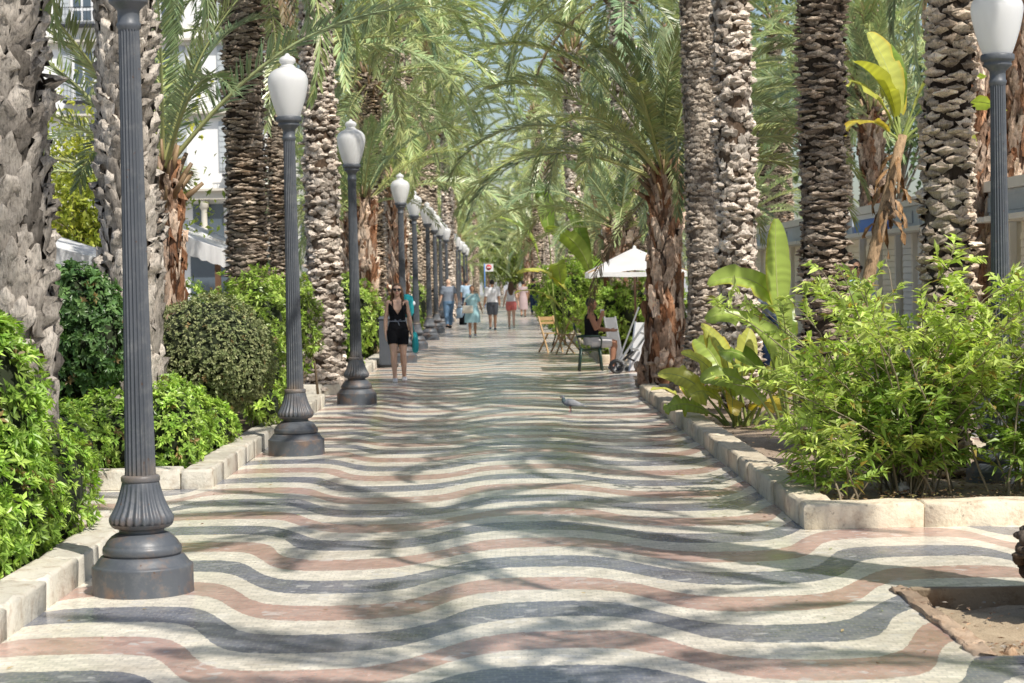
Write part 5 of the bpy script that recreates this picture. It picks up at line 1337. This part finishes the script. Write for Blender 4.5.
person('balding man in a blue grey polo shirt and jeans beside the lamp row', (-1.82, 73.5, 0), rad(200), 1.80, b, 'fair', [('polo_shirt', 'bluegrey', shirt(b, .88, .03, .40), None), ('jeans', 'denim', trousers(b, .98, .028, .95), None)], None, 'brown', .013, 'black')
for dx, mat, lab in ((.52, 'skyblue', 'pale blue carrier bag in the hand of the balding man'), (.62, 'black', 'black bag on the ground side of the balding man')):
    root = thing('carrier_bag', lab, 'bag', (-1.82 + dx - .1, 73.3, .38 if mat == 'skyblue' else .12))
    mb = MB(); mb.tube([(0, 0, 0), (0, 0, .02), (0, 0, .3), (0, 0, .36)], [(.10, .05), (.14, .08), (.13, .06), (.09, .03)], 12); mb.obj('sack', CL[mat], root)
    mb = MB(); mb.tube([(-.06, 0, .34), (-.04, 0, .46), (.04, 0, .46), (.06, 0, .34)], .008, 6); mb.obj('handle', CL[mat], root)
b = Body(False, 0, legs=walk(.1))
person('man in a light blue shirt among the distant lamp posts on the left', (-1.45, 92, 0), rad(170), 1.76, b, 'tan', [('shirt', 'skyblue', shirt(b, .88, .03, .42), None), ('trousers', 'navy', trousers(b, .98, .026, .95), None)], hair_short, 'dark', .015, 'black')
b = Body(True, 0, legs=walk(.1))
person('distant woman in a patterned dress beyond the woman in salmon shorts', (1.15, 92, 0), rad(180), 1.66, b, 'tan', [('dress', 'print', dress(b, .36, .23), None)], hair_bun, 'dark', .015, 'black')
b = Body(False, 0, legs=walk(.1, -1))
person('distant man in dark clothes at the right edge of the walk', (1.75, 98, 0), rad(180), 1.78, b, 'tan', [('shirt', 'black', shirt(b, .88, .03, .42), None), ('trousers', 'navy', trousers(b, .98, .026, .95), None)], hair_short, 'dark', .015, 'black')
b = Body(False, 0, arms={-1: ((-.15, -.2, -1), (.15, -1, -.1)), 1: ((.15, -.2, -1), (-.1, -1, -.1))})
person('man with dark hair and sunglasses in a pale blue top before the kiosks', (5.18, 29, .0), rad(20), 1.93, b, 'tan', [('shirt', 'skyblue', shirt(b, .88, .026, .40), None), ('trousers', 'navy', trousers(b, .98, .026, .95), None)], hair_short, 'dark', .012, 'black', True)
b = Body(False, 0)
person('person with dark hair and dark clothes behind the paddle leaved plant', (4.9, 36, 0), rad(190), 1.78, b, 'tan', [('shirt', 'bluegrey', shirt(b, .88, .026, .40), None), ('trousers', 'navy', trousers(b, .98, .026, .95), None)], hair_short, 'dark', .013, 'black')

def pigeon():
    root = thing('pigeon', 'grey pigeon standing on the paving in the middle distance', 'pigeon', (.93, 26.3, 0), rad(8)); root.scale = (.86,) * 3
    g = lambda *c: c
    mb = MB()      # faces -x
    mb.tube([(.17, 0, .085), (.10, 0, .105), (.03, 0, .125), (-.05, 0, .135), (-.095, 0, .15), (-.115, 0, .185), (-.118, 0, .21)], [(.012, .010), (.034, .034), (.056, .058), (.058, .062), (.044, .046), (.027, .028), (.022, .023)], 14, ref=(0, 1, 0))
    mb.ell((-.122, 0, .222), (.027, .021, .022), 14, 9)
    mb.tube([(.10, 0, .10), (.20, 0, .07), (.245, 0, .055)], [(.03, .012), (.032, .008), (.026, .004)], 10, ref=(0, 1, 0))
    o = remesh(mb, 'body', .005, mat_cloth('pigeon_feathers', (.15, .165, .19), .3), root, smooth=2)
    for k in (-1, 1):
        mb = MB(); mb.tube([(-.05, k * .055, .14), (.03, k * .062, .132), (.12, k * .04, .105), (.20, k * .02, .085)], [(.035, .010), (.046, .012), (.03, .009), (.008, .004)], 10, ref=(0, 0, 1)); mb.obj('wing', mat_cloth('pigeon_wing', (.30, .31, .33), .45), root)
        mb = MB(); mb.tube([(-.01 + k * .012, k * .024, .08), (.0 + k * .012, k * .026, .004)], [.007, .0045], 6)
        for a in (-.5, 0, .5): mb.tube([(k * .012, k * .026, .006), (k * .012 - .032 * math.cos(a), k * .026 + .032 * math.sin(a), .003)], [.004, .0025], 5)
        mb.obj('leg', mat_simple('pigeon_leg', (.45, .14, .12), .6), root)
        mb = MB(); mb.ell((-.132, k * .019, .226), (.004, .003, .004), 8, 5); mb.obj('eye', M['red'], root)
    mb = MB(); mb.tube([(-.145, 0, .220), (-.158, 0, .217), (-.170, 0, .212)], [.008, .006, .002], 7); mb.obj('beak', M['black'], root)
    mb = MB(); mb.tube([(-.098, 0, .155), (-.113, 0, .178), (-.118, 0, .205)], [(.045, .046), (.032, .033), (.0245, .0255)], 14, ref=(0, 1, 0), cap=False); mb.obj('neck_feathers', mat_cloth('pigeon_neck', (.07, .10, .11), .4), root)
pigeon()
